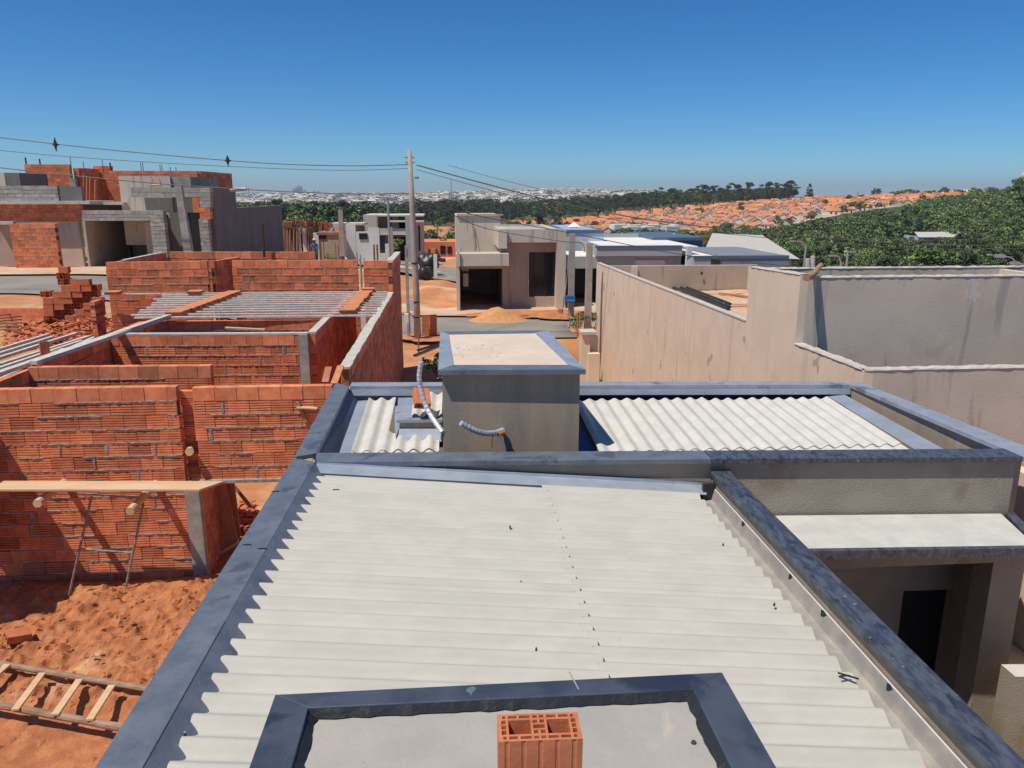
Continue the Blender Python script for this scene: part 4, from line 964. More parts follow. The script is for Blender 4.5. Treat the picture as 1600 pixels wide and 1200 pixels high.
one(MB().tube([pz(654, 552, .3), py_(654, 520, pz(654, 552, .3).y)], .03, WOODD, 6), 'stake', 'reddish stake standing in front of the utility pole foot', 'stake')
one(MB().box(-.05, .9, 10.95, 12.2, 0, .02, FARG), 'weed_patch', None, None)['kind'] = 'structure'
# concrete posts on the right of the house across
def post(px, y0, y1, Y, w, name, label, m=POLEC, taper=.8):
    a = py_(px, y0, Y); b = py_(px, y1, Y); w1 = w * taper
    p = MB(); p.prism([(b.x - w / 2, Y - w / 2), (b.x + w / 2, Y - w / 2), (b.x + w / 2, Y + w / 2), (b.x - w / 2, Y + w / 2)], b.z, a.z, m)
    for i in range(4, 8):
        v = p.v[i]; p.v[i] = (b.x + (v[0] - b.x) * taper + (0), Y + (v[1] - Y) * taper, v[2])
    return one(p, name, label, 'post', None, (b.x, Y, b.z))
ep = thing('energy_post', (5.5, 35, 0), 'square concrete service post with a blue meter box at the corner of the house across', 'post')
part(MB().prism([(5.36, 34.9), (5.62, 34.9), (5.62, 35.15), (5.36, 35.15)], 0, 3.92, POLEC), 'shaft', ep)
bb = py_(891, 464, 34.8); part(MB().box(5.22, 5.60, 34.55, 34.88, .85, 1.15, BOXB), 'meter_box', ep); part(MB().box(5.24, 5.60, 34.545, 34.55, .93, .99, BOXL), 'box_stripe', ep)
part(MB().tube(bez([(5.32, 34.9, 3.0), (5.27, 34.9, 2.0), (5.18, 34.9, .9), (5.3, 34.8, .1)], 5), .02, POLEC, 6), 'conduit', ep)
part(MB().tube(bez([(5.14, 34.9, 1.1), (5.1, 34.85, .6), (4.9, 34.6, .12), (4.3, 34.5, .08)], 5), .015, BLACKP, 5), 'loose_cable', ep)
post(918, 380, 520, 31.5, .27, 'concrete_post', 'tall bare square concrete post standing nearest the pink side wall', POLEC, .85)
for p, q in ((-.08, .0), (.02, .08)): one(MB().tube([(5.16 + p, 30.6, -.3), (5.16 + p, 30.6, 1.0)], .03, WOODR, 6), 'stake', ['reddish stake left of the pair below the bare concrete post', 'reddish stake right of the pair below the bare concrete post'][p > 0], 'stake')
# left street post
lp = post(296, 290, 400, 31, .30, 'concrete_post', 'leaning grey concrete post in front of the grey block framed house', CONC, .8); lp.rotation_euler = (0, R(-3.0), 0)
# wires
def wire(pts, label, Y=30, r=.016, n=10, name='power_cable', grp='cables strung along the street'):
    P = [py_(x, y, Y if not isinstance(Y, (list, tuple)) else Y[i]) for i, (x, y) in enumerate(pts)]
    return one(MB().tube(bez(P, n), r, WIRE, 5), name, label, 'cable', None)
wire([(-260, 186), (0, 215), (180, 235), (400, 254), (540, 259), (641, 257)], 'uppermost cable from the left edge of the picture to the utility pole')
wire([(-260, 206), (0, 235), (180, 250), (400, 262), (540, 266), (641, 263)], 'second cable from the top on the left side, ending at the utility pole', r=.011)
wire([(-260, 233), (0, 262), (150, 278), (290, 290), (440, 299), (560, 303), (645, 302)], 'lowest cable left of the utility pole, passing the leaning concrete post', r=.018)
wire([(651, 258), (800, 298), (935, 330), (1100, 354), (1400, 380), (1600, 383), (1900, 380)], 'thick upper cable running from the utility pole to the right edge', r=.022)
wire([(651, 265), (800, 306), (935, 339), (1100, 362), (1400, 387), (1600, 388), (1900, 384)], 'thin cable just under the thick one, right of the utility pole', r=.011)
wire([(700, 258), (800, 285), (935, 316), (1100, 346), (1400, 375), (1600, 369), (1900, 365)], 'highest thin cable right of the utility pole', r=.008)
wire([(648, 310), (700, 332), (760, 357), (870, 376), (908, 380), (913, 393)], 'low cable dropping from the utility pole to the bare concrete post', [30, 31, 32, 31.5, 31.4, 31.4], .016)
wire([(648, 312), (760, 340), (870, 360), (960, 378), (1080, 400), (1230, 415), (1400, 424)], 'low cable sagging over the flat grey roofs at the right', [30, 33, 35, 35.5, 36, 37, 38], .018)
def spacer(px, py, label, s=1.0, n=0):
    c = py_(px, py, 30); m = MB(); k = .22 * s
    m.prism([(c.x - .10, 29.97), (c.x + .10, 29.97), (c.x + .10, 30.03), (c.x - .10, 30.03)], c.z - .03, c.z + .03, BLACKP)
    m.poly([(c.x, 29.975, c.z + k * 1.15), (c.x - .07, 29.975, c.z + .04), (c.x + .07, 29.975, c.z + .04)], BLACKP)
    m.poly([(c.x, 29.975, c.z - k * 1.15), (c.x + .06, 29.975, c.z - .04), (c.x - .06, 29.975, c.z - .04)], BLACKP)
    m.tube([(c.x, 30, c.z - k), (c.x, 30, c.z + k)], [.018, .018], BLACKP, 6); m.tube([(c.x, 30, c.z - .09), (c.x, 30, c.z), (c.x, 30, c.z + .09)], [.02, .07, .02], BLACKP, 8)
    return one(m, 'cable_spacer', label, 'insulator')
spacer(87, 226, 'dark diamond shaped cable spacer on the wires, the one nearest the left edge'); spacer(356, 251, 'dark cable spacer on the wires above the dark rendered wall', .8)
spacer(935, 329, 'pale cable spacer over the flat roofs right of the house across', .7); spacer(1402, 381, 'cable spacer in front of the green hillside', .7)

# --- house across the street
A = thing('house_across', (2.9, 40, 0), 'beige plastered house across the street with tall box front, garage opening and big dark window', 'house')
mb = MB(); bxp(mb, 712, 337, 782, 395, 41, 6, TAUPE, 2.6); part(mb, 'tall_box', A)
part(MB().box(.34, 2.75, 40.9, 41.02, 4.58, 4.66, TAUPER), 'parapet_edge', A)
mb = MB(); mb.prism([(2.30, 37.6), (2.72, 37.6), (2.72, 41), (2.30, 41)], 3.10, 4.02, TAUPE); mb.box(2.72, 5.66, 38.0, 38.5, 3.36, 4.0, TAUPE); part(mb, 'front_frame', A)
part(MB().box(5.20, 5.66, 38.0, 38.6, 0, 3.358, TAUPE), 'frame_pillar', A)
part(MB().box(2.55, 3.86, 38.55, 38.7, 0, 3.358, TAUPER).box(3.86, 5.20, 38.55, 38.7, 2.85, 3.358, TAUPER).box(3.86, 5.20, 38.55, 38.7, 0, .62, TAUPER), 'front_wall', A)
wn = part(MB().box(3.865, 5.195, 38.66, 38.69, .622, 2.848, GLASS), 'window', A)
for x in (3.87, 4.12, 4.70, 4.74): part(MB().box(x, x + .03, 38.60, 38.655, .63, 2.84, BLACKP), 'window_frame', wn)
part(MB().box(3.84, 3.875, 38.5, 38.56, .6, 2.87, CAP), 'window_trim', wn)
part(MB().prism([(.24, 37.2), (2.78, 37.2), (2.78, 38.5), (.24, 38.5)], 2.30, 2.88, TAUPE), 'garage_canopy', A)
part(MB().box(.24, .40, 37.205, 38.5, 0, 2.298, TAUPE), 'garage_wall', A)
part(MB().box(.40, .44, 38.5, 44, 0, 2.9, TAUPER).box(.44, 2.6, 43.9, 44, 0, 2.9, TAUPER).box(2.56, 2.6, 38.72, 44, 0, 2.9, TAUPER).box(.3, 2.7, 38.6, 44, 2.6, 2.66, TAUPER), 'garage_room', A)
part(MB().box(.30, 2.70, 38.5, 38.6, 2.05, 2.9, TAUPER), 'garage_lintel', A)
part(MB().box(5.3, 5.6, 38.7, 47, 0, 3.9, TAUPE).box(.5, 5.3, 46.8, 47, 0, 3.9, TAUPE), 'side_wall', A)
part(MB().box(2.78, 5.66, 38.55, 46.8, 3.72, 3.80, GREYW2), 'roof_slab', A)
wt = MB()
a = py_(737, 345, 40.8); wt.tube([(a.x - .04, 40.85, 2.9), (a.x, 40.9, a.z)], .02, CAP, 5); wt.tube([(a.x + .25, 40.85, 2.9), (a.x, 40.9, a.z)], .02, WOODD, 5)
one(wt, 'scaffold_stick', 'two thin sticks leaning together against the tall box of the house across', 'sticks')
part(MB().box(.30, .42, 37.1, 37.18, 2.3, 3.0, CAP), 'downpipe', A)
one(MB().box(.60, .86, 39.2, 39.3, 1.1, 1.75, CREAM), 'leaning_sheet', 'pale sheet standing inside the dark garage of the house across, lower one', 'sheet')
one(MB().box(.55, .72, 39.4, 39.5, 1.85, 2.2, CREAM).box(.74, .88, 39.4, 39.5, 1.85, 2.2, CREAM), 'leaning_sheet', 'pair of pale squares high inside the dark garage of the house across', 'sheet')
# sand pile
th = np.linspace(0, 2 * np.pi, 40); rr = np.linspace(0, 1, 16); TH, RR = np.meshgrid(th, rr)
c = pz(778, 502, 0); Xs = c.x + 1.45 * RR * np.cos(TH); Ys = c.y + .9 * RR * np.sin(TH)
o = grid_mesh('sand_pile', Xs, Ys, .08 + .50 * (1 - RR ** 1.3) ** 1.3 + .16 * vnoise(Xs, Ys, 3, 2) * (1 - RR ** 2) - .06 * RR, SAND); tag(o, 'orange sand pile in front of the house across the street', None, kind='stuff')
a = pz(730, 495, .1); b = pz(757, 494, .1); one(MB().bar(a, b, .12, .06, WOODR), 'scrap_board', 'red-brown board half buried at the left of the sand pile', 'board')
c = py_(876, 486, 36); one(MB().box(c.x - .12, c.x + .12, 35.9, 36.1, 0.05, .38, BRICK), 'clay_block', 'red clay block standing near the blue meter box', 'block')
def spill(name, cx, cy, rx, ry, m, dz_, seed):
    TH, RR = np.meshgrid(np.linspace(0, 2 * np.pi, 60), np.linspace(0, 1, 8)); w_ = .65 + .7 * vnoise(np.cos(TH) * 2 + 5, np.sin(TH) * 2 + 5, 1.3, seed) + .25 * vnoise(np.cos(TH) * 6 + 9, np.sin(TH) * 6 + 9, 1.3, seed)
    Xs = cx + rx * RR * w_ * np.cos(TH); Ys = cy + ry * RR * w_ * np.sin(TH); tag(grid_mesh(name, Xs, Ys, gz(Xs, Ys) + dz_ + .02 * (1 - RR), m), kind='structure')
spill('dirt_spill', 3.2, 36.4, 3.2, .9, SOIL, .135, 3); spill('dirt_spill', 5.0, 35.2, 1.6, .8, SOIL, .15, 8); spill('dirt_spill', -.3, 36.8, 1.8, .7, PALEG, .14, 5); spill('dirt_spill', -.9, 30.2, 1.2, .8, SOIL, .13, 6)
# neighbour right of it: garage with slab
N1 = thing('grey_house', (6.6, 42, 0), 'pale grey house with a dark carport right of the house across', 'house')
part(MB().box(5.70, 9.6, 40.0, 44, 2.42, 2.52, WHITEP), 'carport_slab', N1); part(MB().box(5.70, 9.6, 39.9, 39.998, 1.9, 2.50, GREYW2), 'carport_beam', N1)
part(MB().box(5.70, 5.85, 40, 44, -.4, 2.4, GREYW).box(5.85, 9.6, 43.9, 44, -.4, 2.4, GREYW).box(9.4, 9.6, 40, 44, -.4, 2.4, GREYW), 'carport_wall', N1)
mb = MB(); bxp(mb, 880, 362, 943, 408, 45, 8, BLUEW, 2.0); part(mb, 'upper_block', N1)
part(MB().box(X_(880, 362, 45) - .02, X_(943, 362, 45) + .02, 44.95, 53.05, 3.45, 3.63, SLATEB), 'roof_rim', N1)
part(MB().box(X_(880, 362, 45) + .3, X_(943, 362, 45) - .3, 45.3, 52.7, 3.635, 3.66, mat('pool_blue_roof', G(.28, .42, .60), None, rough=.8)), 'roof_surface', N1)
def vent(px, py, Y, label):
    c = py_(px, py, Y); m = MB(); s = .28
    m.box(c.x - s * .7, c.x + s * .7, Y - s * .7, Y + s * .7, c.z - .42, c.z - .22, CREAM)
    k = [(c.x - s * 1.3, Y - s * 1.3), (c.x + s * 1.3, Y - s * 1.3), (c.x + s * 1.3, Y + s * 1.3), (c.x - s * 1.3, Y + s * 1.3)]
    for i in range(4): m.poly([(*k[i], c.z - .22), (*k[(i + 1) % 4], c.z - .22), (c.x, Y, c.z + .1)], WHITEP)
    m.poly([(*p, c.z - .22) for p in k[::-1]], WHITEP)
    return one(m, 'roof_vent', label, 'vent')
vent(897, 349, 48, 'white pyramid capped roof vent on the pale blue house'); vent(1053, 367, 50, 'white pyramid capped roof vent on the tall slate grey block')
N2 = thing('flat_roof_house', (9.5, 42, 0), 'low light grey house with flat white roof and slanted blue-grey fascia', 'house')
mb = MB(); bxp(mb, 955, 387, 1062, 415, 40, 10, GREYW2, -.5); part(mb, 'body', N2)
x0, x1 = X_(930, 378, 40), X_(1062, 383, 40)
part(MB().box(x0, x1, 39.5, 39.9, 2.55, 3.0, GREYW2), 'fascia', N2); part(MB().box(x0 - .02, x1 + .02, 39.45, 39.95, 3.0, 3.07, SLATEB), 'roof_edge', N2)
part(MB().box(x0 + .5, x1 + 1, 40, 49, 2.95, 3.0, WHITEP), 'roof_slab', N2); part(MB().box(x0, x0 + .12, 39.9, 49, 2.5, 3.05, GREYW2), 'side_fascia', N2)
part(MB().box(x0, x1, 49, 49.1, 2.9, 3.25, GREYW2), 'rear_parapet', N2)
a = X_(977, 398, 39.95); b = X_(1040, 398, 39.95); part(MB().box(a, b, 39.96, 39.995, -.3, 2.3, CREAM), 'recessed_panel', N2)
N3 = thing('slate_block', (12, 46, 0), 'taller slate grey flat topped block behind the low grey house', 'building')
mb = MB(); bxp(mb, 1022, 376, 1097, 420, 46, 7, GREYW, -1); part(mb, 'body', N3); mb = MB(); bxp(mb, 1020, 371, 1099, 376, 45.9, 7.2, SLATEB); part(mb, 'roof_rim', N3)
N4 = thing('long_roof_shed', (17, 52, 0), 'long building with pale fibre cement gable roof beside the green hillside', 'shed')
a, b, c, d = py_(1098, 377, 56), py_(1186, 381, 56), py_(1252, 405, 47), py_(1098, 396, 47)
mb = MB(); ridge0, ridge1 = Vector((a.x, 54, 3.0)), Vector((X_(1190, 381, 54), 54, 2.85))
mb.poly([py_(1098, 397, 46), py_(1250, 405, 46), ridge1, ridge0], FIBRE); mb.poly([ridge0, ridge1, ridge1 + Vector((2, 8, -1.1)), ridge0 + Vector((0, 8, -1.1))], FIBRE); mb.poly([py_(1250, 405, 46), ridge1 + Vector((2, 8, -1.1)), ridge1], FIBRE)
part(mb, 'roof', N4); part(MB().box(a.x, X_(1240, 405, 47), 47.3, 60, -2, 1.5, GREYW2), 'body', N4)
N5 = thing('dark_flat_house', (14, 38, 0), 'dark grey flat roofed volume with white slab top, nearest the concrete yard', 'house')
mb = MB(); bxp(mb, 1128, 400, 1232, 420, 38, 7, GREYW, -1); part(mb, 'body', N5)
x0, x1 = X_(1085, 400, 38), X_(1232, 400, 38)
part(MB().box(x0, x1 - 4, 38.0, 38.6, 1.5, 2.55, GREYW2), 'side_panel', N5); part(MB().box(x0 - .02, x1 + .03, 37.96, 38.1, 2.52, 2.66, SLATEB), 'roof_edge', N5); part(MB().box(x0 + .4, x1 - .1, 38.2, 45, 2.5, 2.56, WHITEP), 'roof_slab', N5)
pz0 = one(MB().box(X_(1078, 388, 36) - .12, X_(1078, 388, 36) + .12, 36, 36.25, -1, Z_(1078, 385, 36), CREAM), 'concrete_post', 'short pale post between the two flat grey roofs', 'post')
for i, px in enumerate((1262, 1270)): one(MB().tube([py_(px, 430, 20), py_(px, [404, 400][i], 20)], .06, CAP, 10), 'vent_pipe', ['pale vent pipe left of the pair behind the tall grey wall', 'pale vent pipe right of the pair behind the tall grey wall'][i], 'pipe')
def lamp(px, ytop, ybase, Y, arm, label, hh=0):
    a = py_(px, ybase, Y); b = py_(px, ytop, Y); t = thing('street_lamp', (a.x, Y, a.z), label, 'lamp')
    part(MB().tube([(a.x, Y, a.z), (a.x, Y, b.z)], .07 * Y / 50, LAMPM, 8), 'pole', t)
    c = py_(px + arm[0], ytop + arm[1], Y); m_ = Vector(((a.x * .5 + c.x * .5), Y, b.z + (c.z - b.z) * .85))
    part(MB().tube(bez([(a.x, Y, b.z - .05), m_, (c.x, Y, c.z)], 5), .05 * Y / 50, LAMPM, 6), 'arm', t)
    s = math.copysign(.5 * Y / 50, arm[0]); part(MB().prism([(min(c.x, c.x + s), Y - .1), (max(c.x, c.x + s), Y - .1), (max(c.x, c.x + s), Y + .1), (min(c.x, c.x + s), Y + .1)], c.z - .03, c.z + .07, LAMPM), 'lamp_head', t)
lamp(1255, 384, 430, 58, (-9, -7), 'street lamp with short arm to the left beside the long pale roof')
lamp(1312, 410, 430, 62, (-6, -10), 'small dim street lamp low in front of the hillside, left of two')
lamp(1321, 396, 430, 62, (3, -2), 'bare pole lamp low in front of the hillside, right of two')
lamp(1592, 423, 440, 24, (-24, -22), 'curved arm street lamp at the right edge behind the grey wall, larger one')
lamp(1606, 424, 440, 26, (-15, -12), 'curved arm street lamp at the right edge behind the grey wall, smaller one')
one(MB().box(-.2, .2, 33.0, 33.5, 0, .02, ASPH), 'manhole', None, None)['kind'] = 'structure' if False else 'structure'

# --- left side buildings
BL = mat('grey_block_facing', G(.36, .345, .31), G(.27, .26, .235), 3.0, .92, .02, 9, bstretch=(.35, .35, 2.0), c3=G(.22, .21, .19), s3=2.5)
BLK = mat('grey_block', G(.40, .38, .335), G(.31, .295, .26), 5, .92, .003, 40, island=.16)
def bricks_rect(nm, rect, Y, par, m=BLK, L=.40, zb_=None, th=.3, ng=0):
    x0, y0, x1, y1 = rect; a = py_(x0, y0, Y); b = py_(x1, y1, Y); c = py_(x0, y1, Y); z0 = c.z if zb_ is None else zb_
    o = brick_wall(nm, ((a.x + c.x) / 2, Y + th / 2), (b.x if zb_ is None else py_(x1, y0, Y).x, Y + th / 2), z0, a.z, par, th=th, m=m, L=L, mort=.6, plain=ng); return o
C1 = thing('block_framed_house', (-14.5, 43, 1.9), 'grey house in raw blocks and plaster with stepped frames, open garage and dark rendered flank', 'house')
Y0 = 41.0
def P1(nm, rects, m, Y, dep, z0=None, lab=None, par=None):
    mb = MB()
    for r in rects: bxp(mb, *r, Y, dep, m, z0)
    return part(mb, nm, par or C1, **({'label': lab} if lab else {}))
bricks_rect('lower_frame', (128, 329, 236, 345), Y0, C1, th=.45); bricks_rect('frame_pillar', (236.5, 329, 262, 402), Y0, C1, th=.45)
P1('garage_wall', [(95, 348, 128, 425)], GREYP, Y0 + 1.2, .3)
mb = MB(); a = X_(130, 330, Y0 + .5); b = X_(236, 330, Y0 + .5)
mb.box(a - .1, a, Y0 + .5, Y0 + 6, 1.5, 4.6, GREYP).box(a, b, Y0 + 5.9, Y0 + 6, 1.5, 4.6, GREYP).box(b, b + .1, Y0 + .5, Y0 + 6, 1.5, 4.6, GREYP).box(a, b + .1, Y0 + .55, Y0 + 6, 4.45, 4.6, GREYP)
part(mb, 'garage_room', C1); P1('door_opening', [(180, 358, 205, 402)], DARK, Y0 + 5.8, .08)
P1('garage_jamb', [(228, 347, 252, 400)], TAUPE, Y0 + 1.8, .2); 
P1('plaster_block', [(188, 275, 268, 330)], TAUPE, Y0 + 2.5, 5, 3.0, 'smooth beige plastered upper block'); P1('block_band', [(268, 276, 298, 296)], BL, Y0 + 2.6, 5)
bricks_rect('upper_frame', (205, 293, 329, 308), Y0 + .6, C1, th=.5); bricks_rect('frame_pillar', (311.5, 308.3, 329, 324), Y0 + .6, C1, th=.5); bricks_rect('brick_patch', (312, 324.3, 329, 342), Y0 + .6, C1, BRICK, .3, th=.5, ng=1); bricks_rect('frame_pillar', (313, 342.3, 330, 402), Y0 + .6, C1, th=.5)
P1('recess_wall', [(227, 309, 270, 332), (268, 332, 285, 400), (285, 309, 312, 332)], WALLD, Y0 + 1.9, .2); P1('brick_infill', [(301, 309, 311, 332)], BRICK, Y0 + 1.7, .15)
P1('tall_window', [(281, 332, 317, 398)], GLASS, Y0 + 2.0, .1); P1('window_mullion', [(286, 362, 292, 398)], TAUPER, Y0 + 1.9, .05)
xr = X_(331, 340, Y0 + .6)
VPx = lambda px, py: px_(px, py, xr)
q = [VPx(331, 296), VPx(368, 301), VPx(369, 325), VPx(440, 327), VPx(440, 400), VPx(331, 410)]
q[0].z = q[1].z = 6.0; zs = VPx(369, 325).z
pts = [(Y0 + 1.13, 1.5), (Y0 + 1.13, 5.97), (q[1].y, 5.97), (q[1].y, zs), (q[3].y, zs), (q[3].y, 1.5)]
mb = MB(); n = len(pts); mb.v = [(xr, y, z) for y, z in pts] + [(xr - .3, y, z) for y, z in pts]
mb.f = [tuple(range(n)), tuple(range(2 * n - 1, n - 1, -1))] + [((i + 1) % n, i, n + i, n + (i + 1) % n) for i in range(n)]; mb.m = [0] * len(mb.f); mb.mats = [WALLD]
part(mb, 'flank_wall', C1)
C2 = thing('brick_and_slab_house', (-22, 43, 2), 'half finished brick house at the left edge with dark fascia and grey block parapet', 'house')
bricks_rect('fin_wall', (20, 350, 96, 425), 40, C2, BRICK, .3, ng=1)
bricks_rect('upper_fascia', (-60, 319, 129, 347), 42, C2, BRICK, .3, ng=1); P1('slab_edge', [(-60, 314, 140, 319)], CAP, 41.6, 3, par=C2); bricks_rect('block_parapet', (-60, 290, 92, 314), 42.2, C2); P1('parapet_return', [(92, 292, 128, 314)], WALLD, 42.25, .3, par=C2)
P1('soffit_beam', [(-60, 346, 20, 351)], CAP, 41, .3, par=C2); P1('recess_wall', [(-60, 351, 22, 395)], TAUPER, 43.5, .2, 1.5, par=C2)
P1('lower_slab', [(125, 316, 192, 320)], CAP, 43, 2, par=C2); P1('slab_shadow_wall', [(125, 320, 192, 330)], WALLD, 44.5, .3, par=C2)  # dark wall colour paints the shade beneath the lower slab
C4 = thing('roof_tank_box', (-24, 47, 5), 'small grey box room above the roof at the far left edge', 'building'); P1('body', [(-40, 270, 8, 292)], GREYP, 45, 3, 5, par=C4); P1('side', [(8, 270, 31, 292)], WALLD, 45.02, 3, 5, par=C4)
C3 = thing('brick_shell', (-18, 56, 2), 'large red brick two storey shell with starter bars standing above the grey houses', 'building')
def bwf(a, b, z0, z1, par, **k): return brick_wall('brick_wall', a, b, z0, z1, par, th=.3, plain=True, mort=0, **k)
Y3 = 50
a0, a1, a2, a3 = X_(40, 260, Y3), X_(110, 260, Y3), X_(165, 260, Y3 + 3), X_(308, 260, Y3 + 3)
zt0 = Z_(70, 257, Y3); zt1 = Z_(240, 267, Y3 + 3)
bwf((a0, Y3), (a1, Y3), 4.0, zt0, C3, Hh=.2, L=.4); bwf((a1, Y3 + 3.2), (a2 + .3, Y3 + 3.2), 4.0, zt1 + .3, C3); bwf((a2, Y3 + 3), (a3, Y3 + 3), 4.0, zt1, C3, Hh=.2, L=.4)
bwf((a1 + .2, Y3 + 3), (a1 + .2, Y3 + .2), 4, zt0 - .2, C3); bwf((a2 - .6, Y3 + 3), (a2 - .6, Y3 + 1.0), 4, zt1 + .1, C3, L=.4); bwf((a3, Y3 + 3.2), (a3 + .4, Y3 + 9), 4, zt1, C3)
P1('concrete_column', [(109, 278, 118, 294)], CONC, Y3 - .3, .3, par=C3)
for px, yy in ((40, 250), (62, 252), (110, 250), (160, 254), (172, 258), (220, 258), (223, 257), (250, 261), (253, 261), (266, 264), (275, 265), (130, 256)):
    c = py_(px, yy, Y3 + 2.9); part(MB().tube([(c.x, c.y, c.z - .6), (c.x, c.y, c.z + .15)], .05 if px in (40, 62, 172) else .022, REBAR, 5), 'starter_bar', C3)
for i, px in enumerate((131, 136, 141, 149)): part(MB().tube([py_(px, 312, Y3 - .6), py_(px + .5, 272 + 3 * i, Y3 - .6)], .06, TILE if i % 2 else BRKN, 6), 'scaffold_post', C3)
tr2 = thing('roof_ladder', (X_(244, 285, 43.3), 43.3, 5.9), 'small pale A shaped trestle on top of the beige plastered block', 'trestle')
for p, q in (((235, 292), (237, 280)), ((252, 292), (248, 280)), ((235, 289), (251, 289))): part(MB().tube([py_(*p, 43.2), py_(*q, 43.2)], .05, WOOD, 5), 'rail', tr2)
one(MB().tube([py_(1, 1, 1)] * 0 + [py_(360, 297, 44), py_(385, 295, 44)], .12, CAP, 6), 'roof_sheet_scrap', 'loose pale sheet sticking out above the dark rendered flank', 'sheet')

# --- middle distance: brick row, shed, white and beige houses
D1 = thing('unplastered_row', (-12, 62, 0), 'long unplastered brick building with dark vertical posts and red ragged eaves', 'building')
z0_ = -.3
SHB = mat('shaded_brick', G(.24, .10, .065), G(.17, .085, .06), 2, .95)  # darker copy of the brick, its shade painted into the colour
P1('brick_wall', [(441, 357, 492, 392)], SHB, 62.4, .3, z0_, par=D1); P1('concrete_panel', [(466, 358, 470, 392), (473, 358, 476, 392), (476, 358, 479, 392)], CREAM, 62.1, .2, z0_, par=D1)
P1('eaves', [(443, 347, 456, 356)], SHB, 61.9, 2, par=D1); 
ym = MB()
for i in range(70):
    u = i / 69; px = 456 + (518 - 456) * u; y0 = 344 + 5 * u + random.uniform(-.6, .6); ln_ = random.uniform(5, 9)
    bxp(ym, px, y0, px + .95, y0 + ln_, 61.6 + random.uniform(-.1, .1), .3, random.choice([BRKN, SHB, BRICK, SHB]))
part(ym, 'ragged_eaves', D1, label='row of upright red tiles along the eaves')
for px in (444, 449, 453, 459, 464, 482, 486, 489): part(MB().tube([py_(px, 392, 62), py_(px, 356, 62)], .07, WOODD, 5), 'post', D1)
P1('rear_wall', [(516, 349, 538, 366)], TAUPE, 66, 3, z0_, par=D1); P1('column', [(498, 355, 501, 366), (508, 355, 512, 366), (519, 355, 522, 366)], CREAM, 62, .3, z0_, par=D1)
D2 = thing('small_shed', (-9.5, 60, 0), 'small brown boarded shed with flat brick-red top behind the brick house', 'shed')
P1('body', [(498, 366, 529, 392)], TAUPER, 60, 3, z0_, par=D2); P1('roof_edge', [(495, 363, 530, 367)], WOODR, 59.9, 3.2, par=D2); P1('corner_wall', [(490, 364, 498, 392)], CREAM, 59.9, .3, z0_, par=D2); P1('opening', [(498.5, 368, 510, 374)], DARK, 59.95, .04, par=D2)
D3 = thing('white_house', (-6.5, 62, 0), 'white rendered house with stepped parapet and one small dark window', 'house')
P1('front_wall', [(541, 351, 556, 395), (556, 362, 576, 402), (576, 356, 593, 405)], WHITEP, 62, .25, z0_, par=D3); P1('window', [(561, 364.5, 574, 374)], DARK, 61.93, .065, par=D3)
P1('roof_edge', [(541, 349, 568, 352)], CAP, 62.1, 3, par=D3); P1('inner_wall', [(556, 353, 570, 362)], TAUPER, 64, .2, par=D3); P1('garden_wall', [(594, 396, 602, 405), (602, 381, 611, 405)], CREAM, 61, .2, z0_, par=D3)
D4 = thing('beige_two_storey_house', (-4.5, 67, 0), 'beige two storey house with recessed balconies behind the poles', 'house')
Y4 = 66
P1('side_block', [(568, 336, 590, 366)], TAUPE, Y4, 6, z0_, par=D4); P1('back_wall', [(590, 337, 636, 405)], TAUPER, Y4 + 1.4, .3, z0_, par=D4); P1('roof_slab', [(590, 335.5, 662, 338)], CREAM, Y4 - .1, 4, par=D4); P1('balcony_slab', [(606, 344.5, 662, 347)], CREAM, Y4 - .3, 1.5, par=D4)
P1('floor_slab', [(593, 364.5, 636, 367)], CREAM, Y4 - .2, 1.5, par=D4); P1('balcony_wall', [(593, 357, 636, 364)], TAUPE, Y4 - .1, .2, par=D4); P1('pier', [(634, 336.5, 644, 405)], GREYW2, Y4 - .4, 1, z0_, par=D4); P1('right_block', [(644, 347, 660, 400)], TAUPE, Y4 + .3, 5, z0_, par=D4)
P1('window', [(624, 347.5, 634, 357)], DARK, Y4 + 1.3, .08, par=D4); P1('entrance', [(614, 371, 634, 400)], DARK, Y4 + 1.3, .08, z0_, par=D4); P1('blue_door', [(595, 370, 602, 390)], SLATEB, Y4 + 1.32, .06, par=D4); P1('inner_wall', [(613, 337, 623, 357)], TAUPE, Y4 + .8, .2, par=D4)
P1('window', [(654, 352, 656.5, 392)], DARK, Y4 + .25, .04, par=D4)
for i, (px, y0, y1, Y, w_) in enumerate(((535.5, 328, 400, 58, .38), (612.5, 355, 398, 57, .28))):
    post(px, y0, y1, Y, w_, 'concrete_post', ['pale concrete post left of the white house', 'short concrete post before the beige two storey house'][i])
lamp(609.5, 312, 405, 56, (-3, -3), 'slim street lamp in front of the beige two storey house')
D5 = thing('dark_brick_bungalow', (-1.6, 76, 0), 'low dark red brick building behind the black tarpaulin heap', 'building')
P1('body', [(660, 378, 712, 400)], BRICK, 72, 5, -1, par=D5); P1('opening', [(688, 384, 696, 397), (699, 385, 706, 397)], DARK, 71.95, .04, par=D5); P1('side_wall', [(673, 388, 680, 402)], TILE, 64, .3, -.5, par=D5)
cp_ = one(MB().box(-1.05 - .12, -1.05 + .12, 52.2, 52.4, 0, 1.75, WHITEP), 'white_post', 'white slab post standing right of the black tarpaulin heap', 'post')
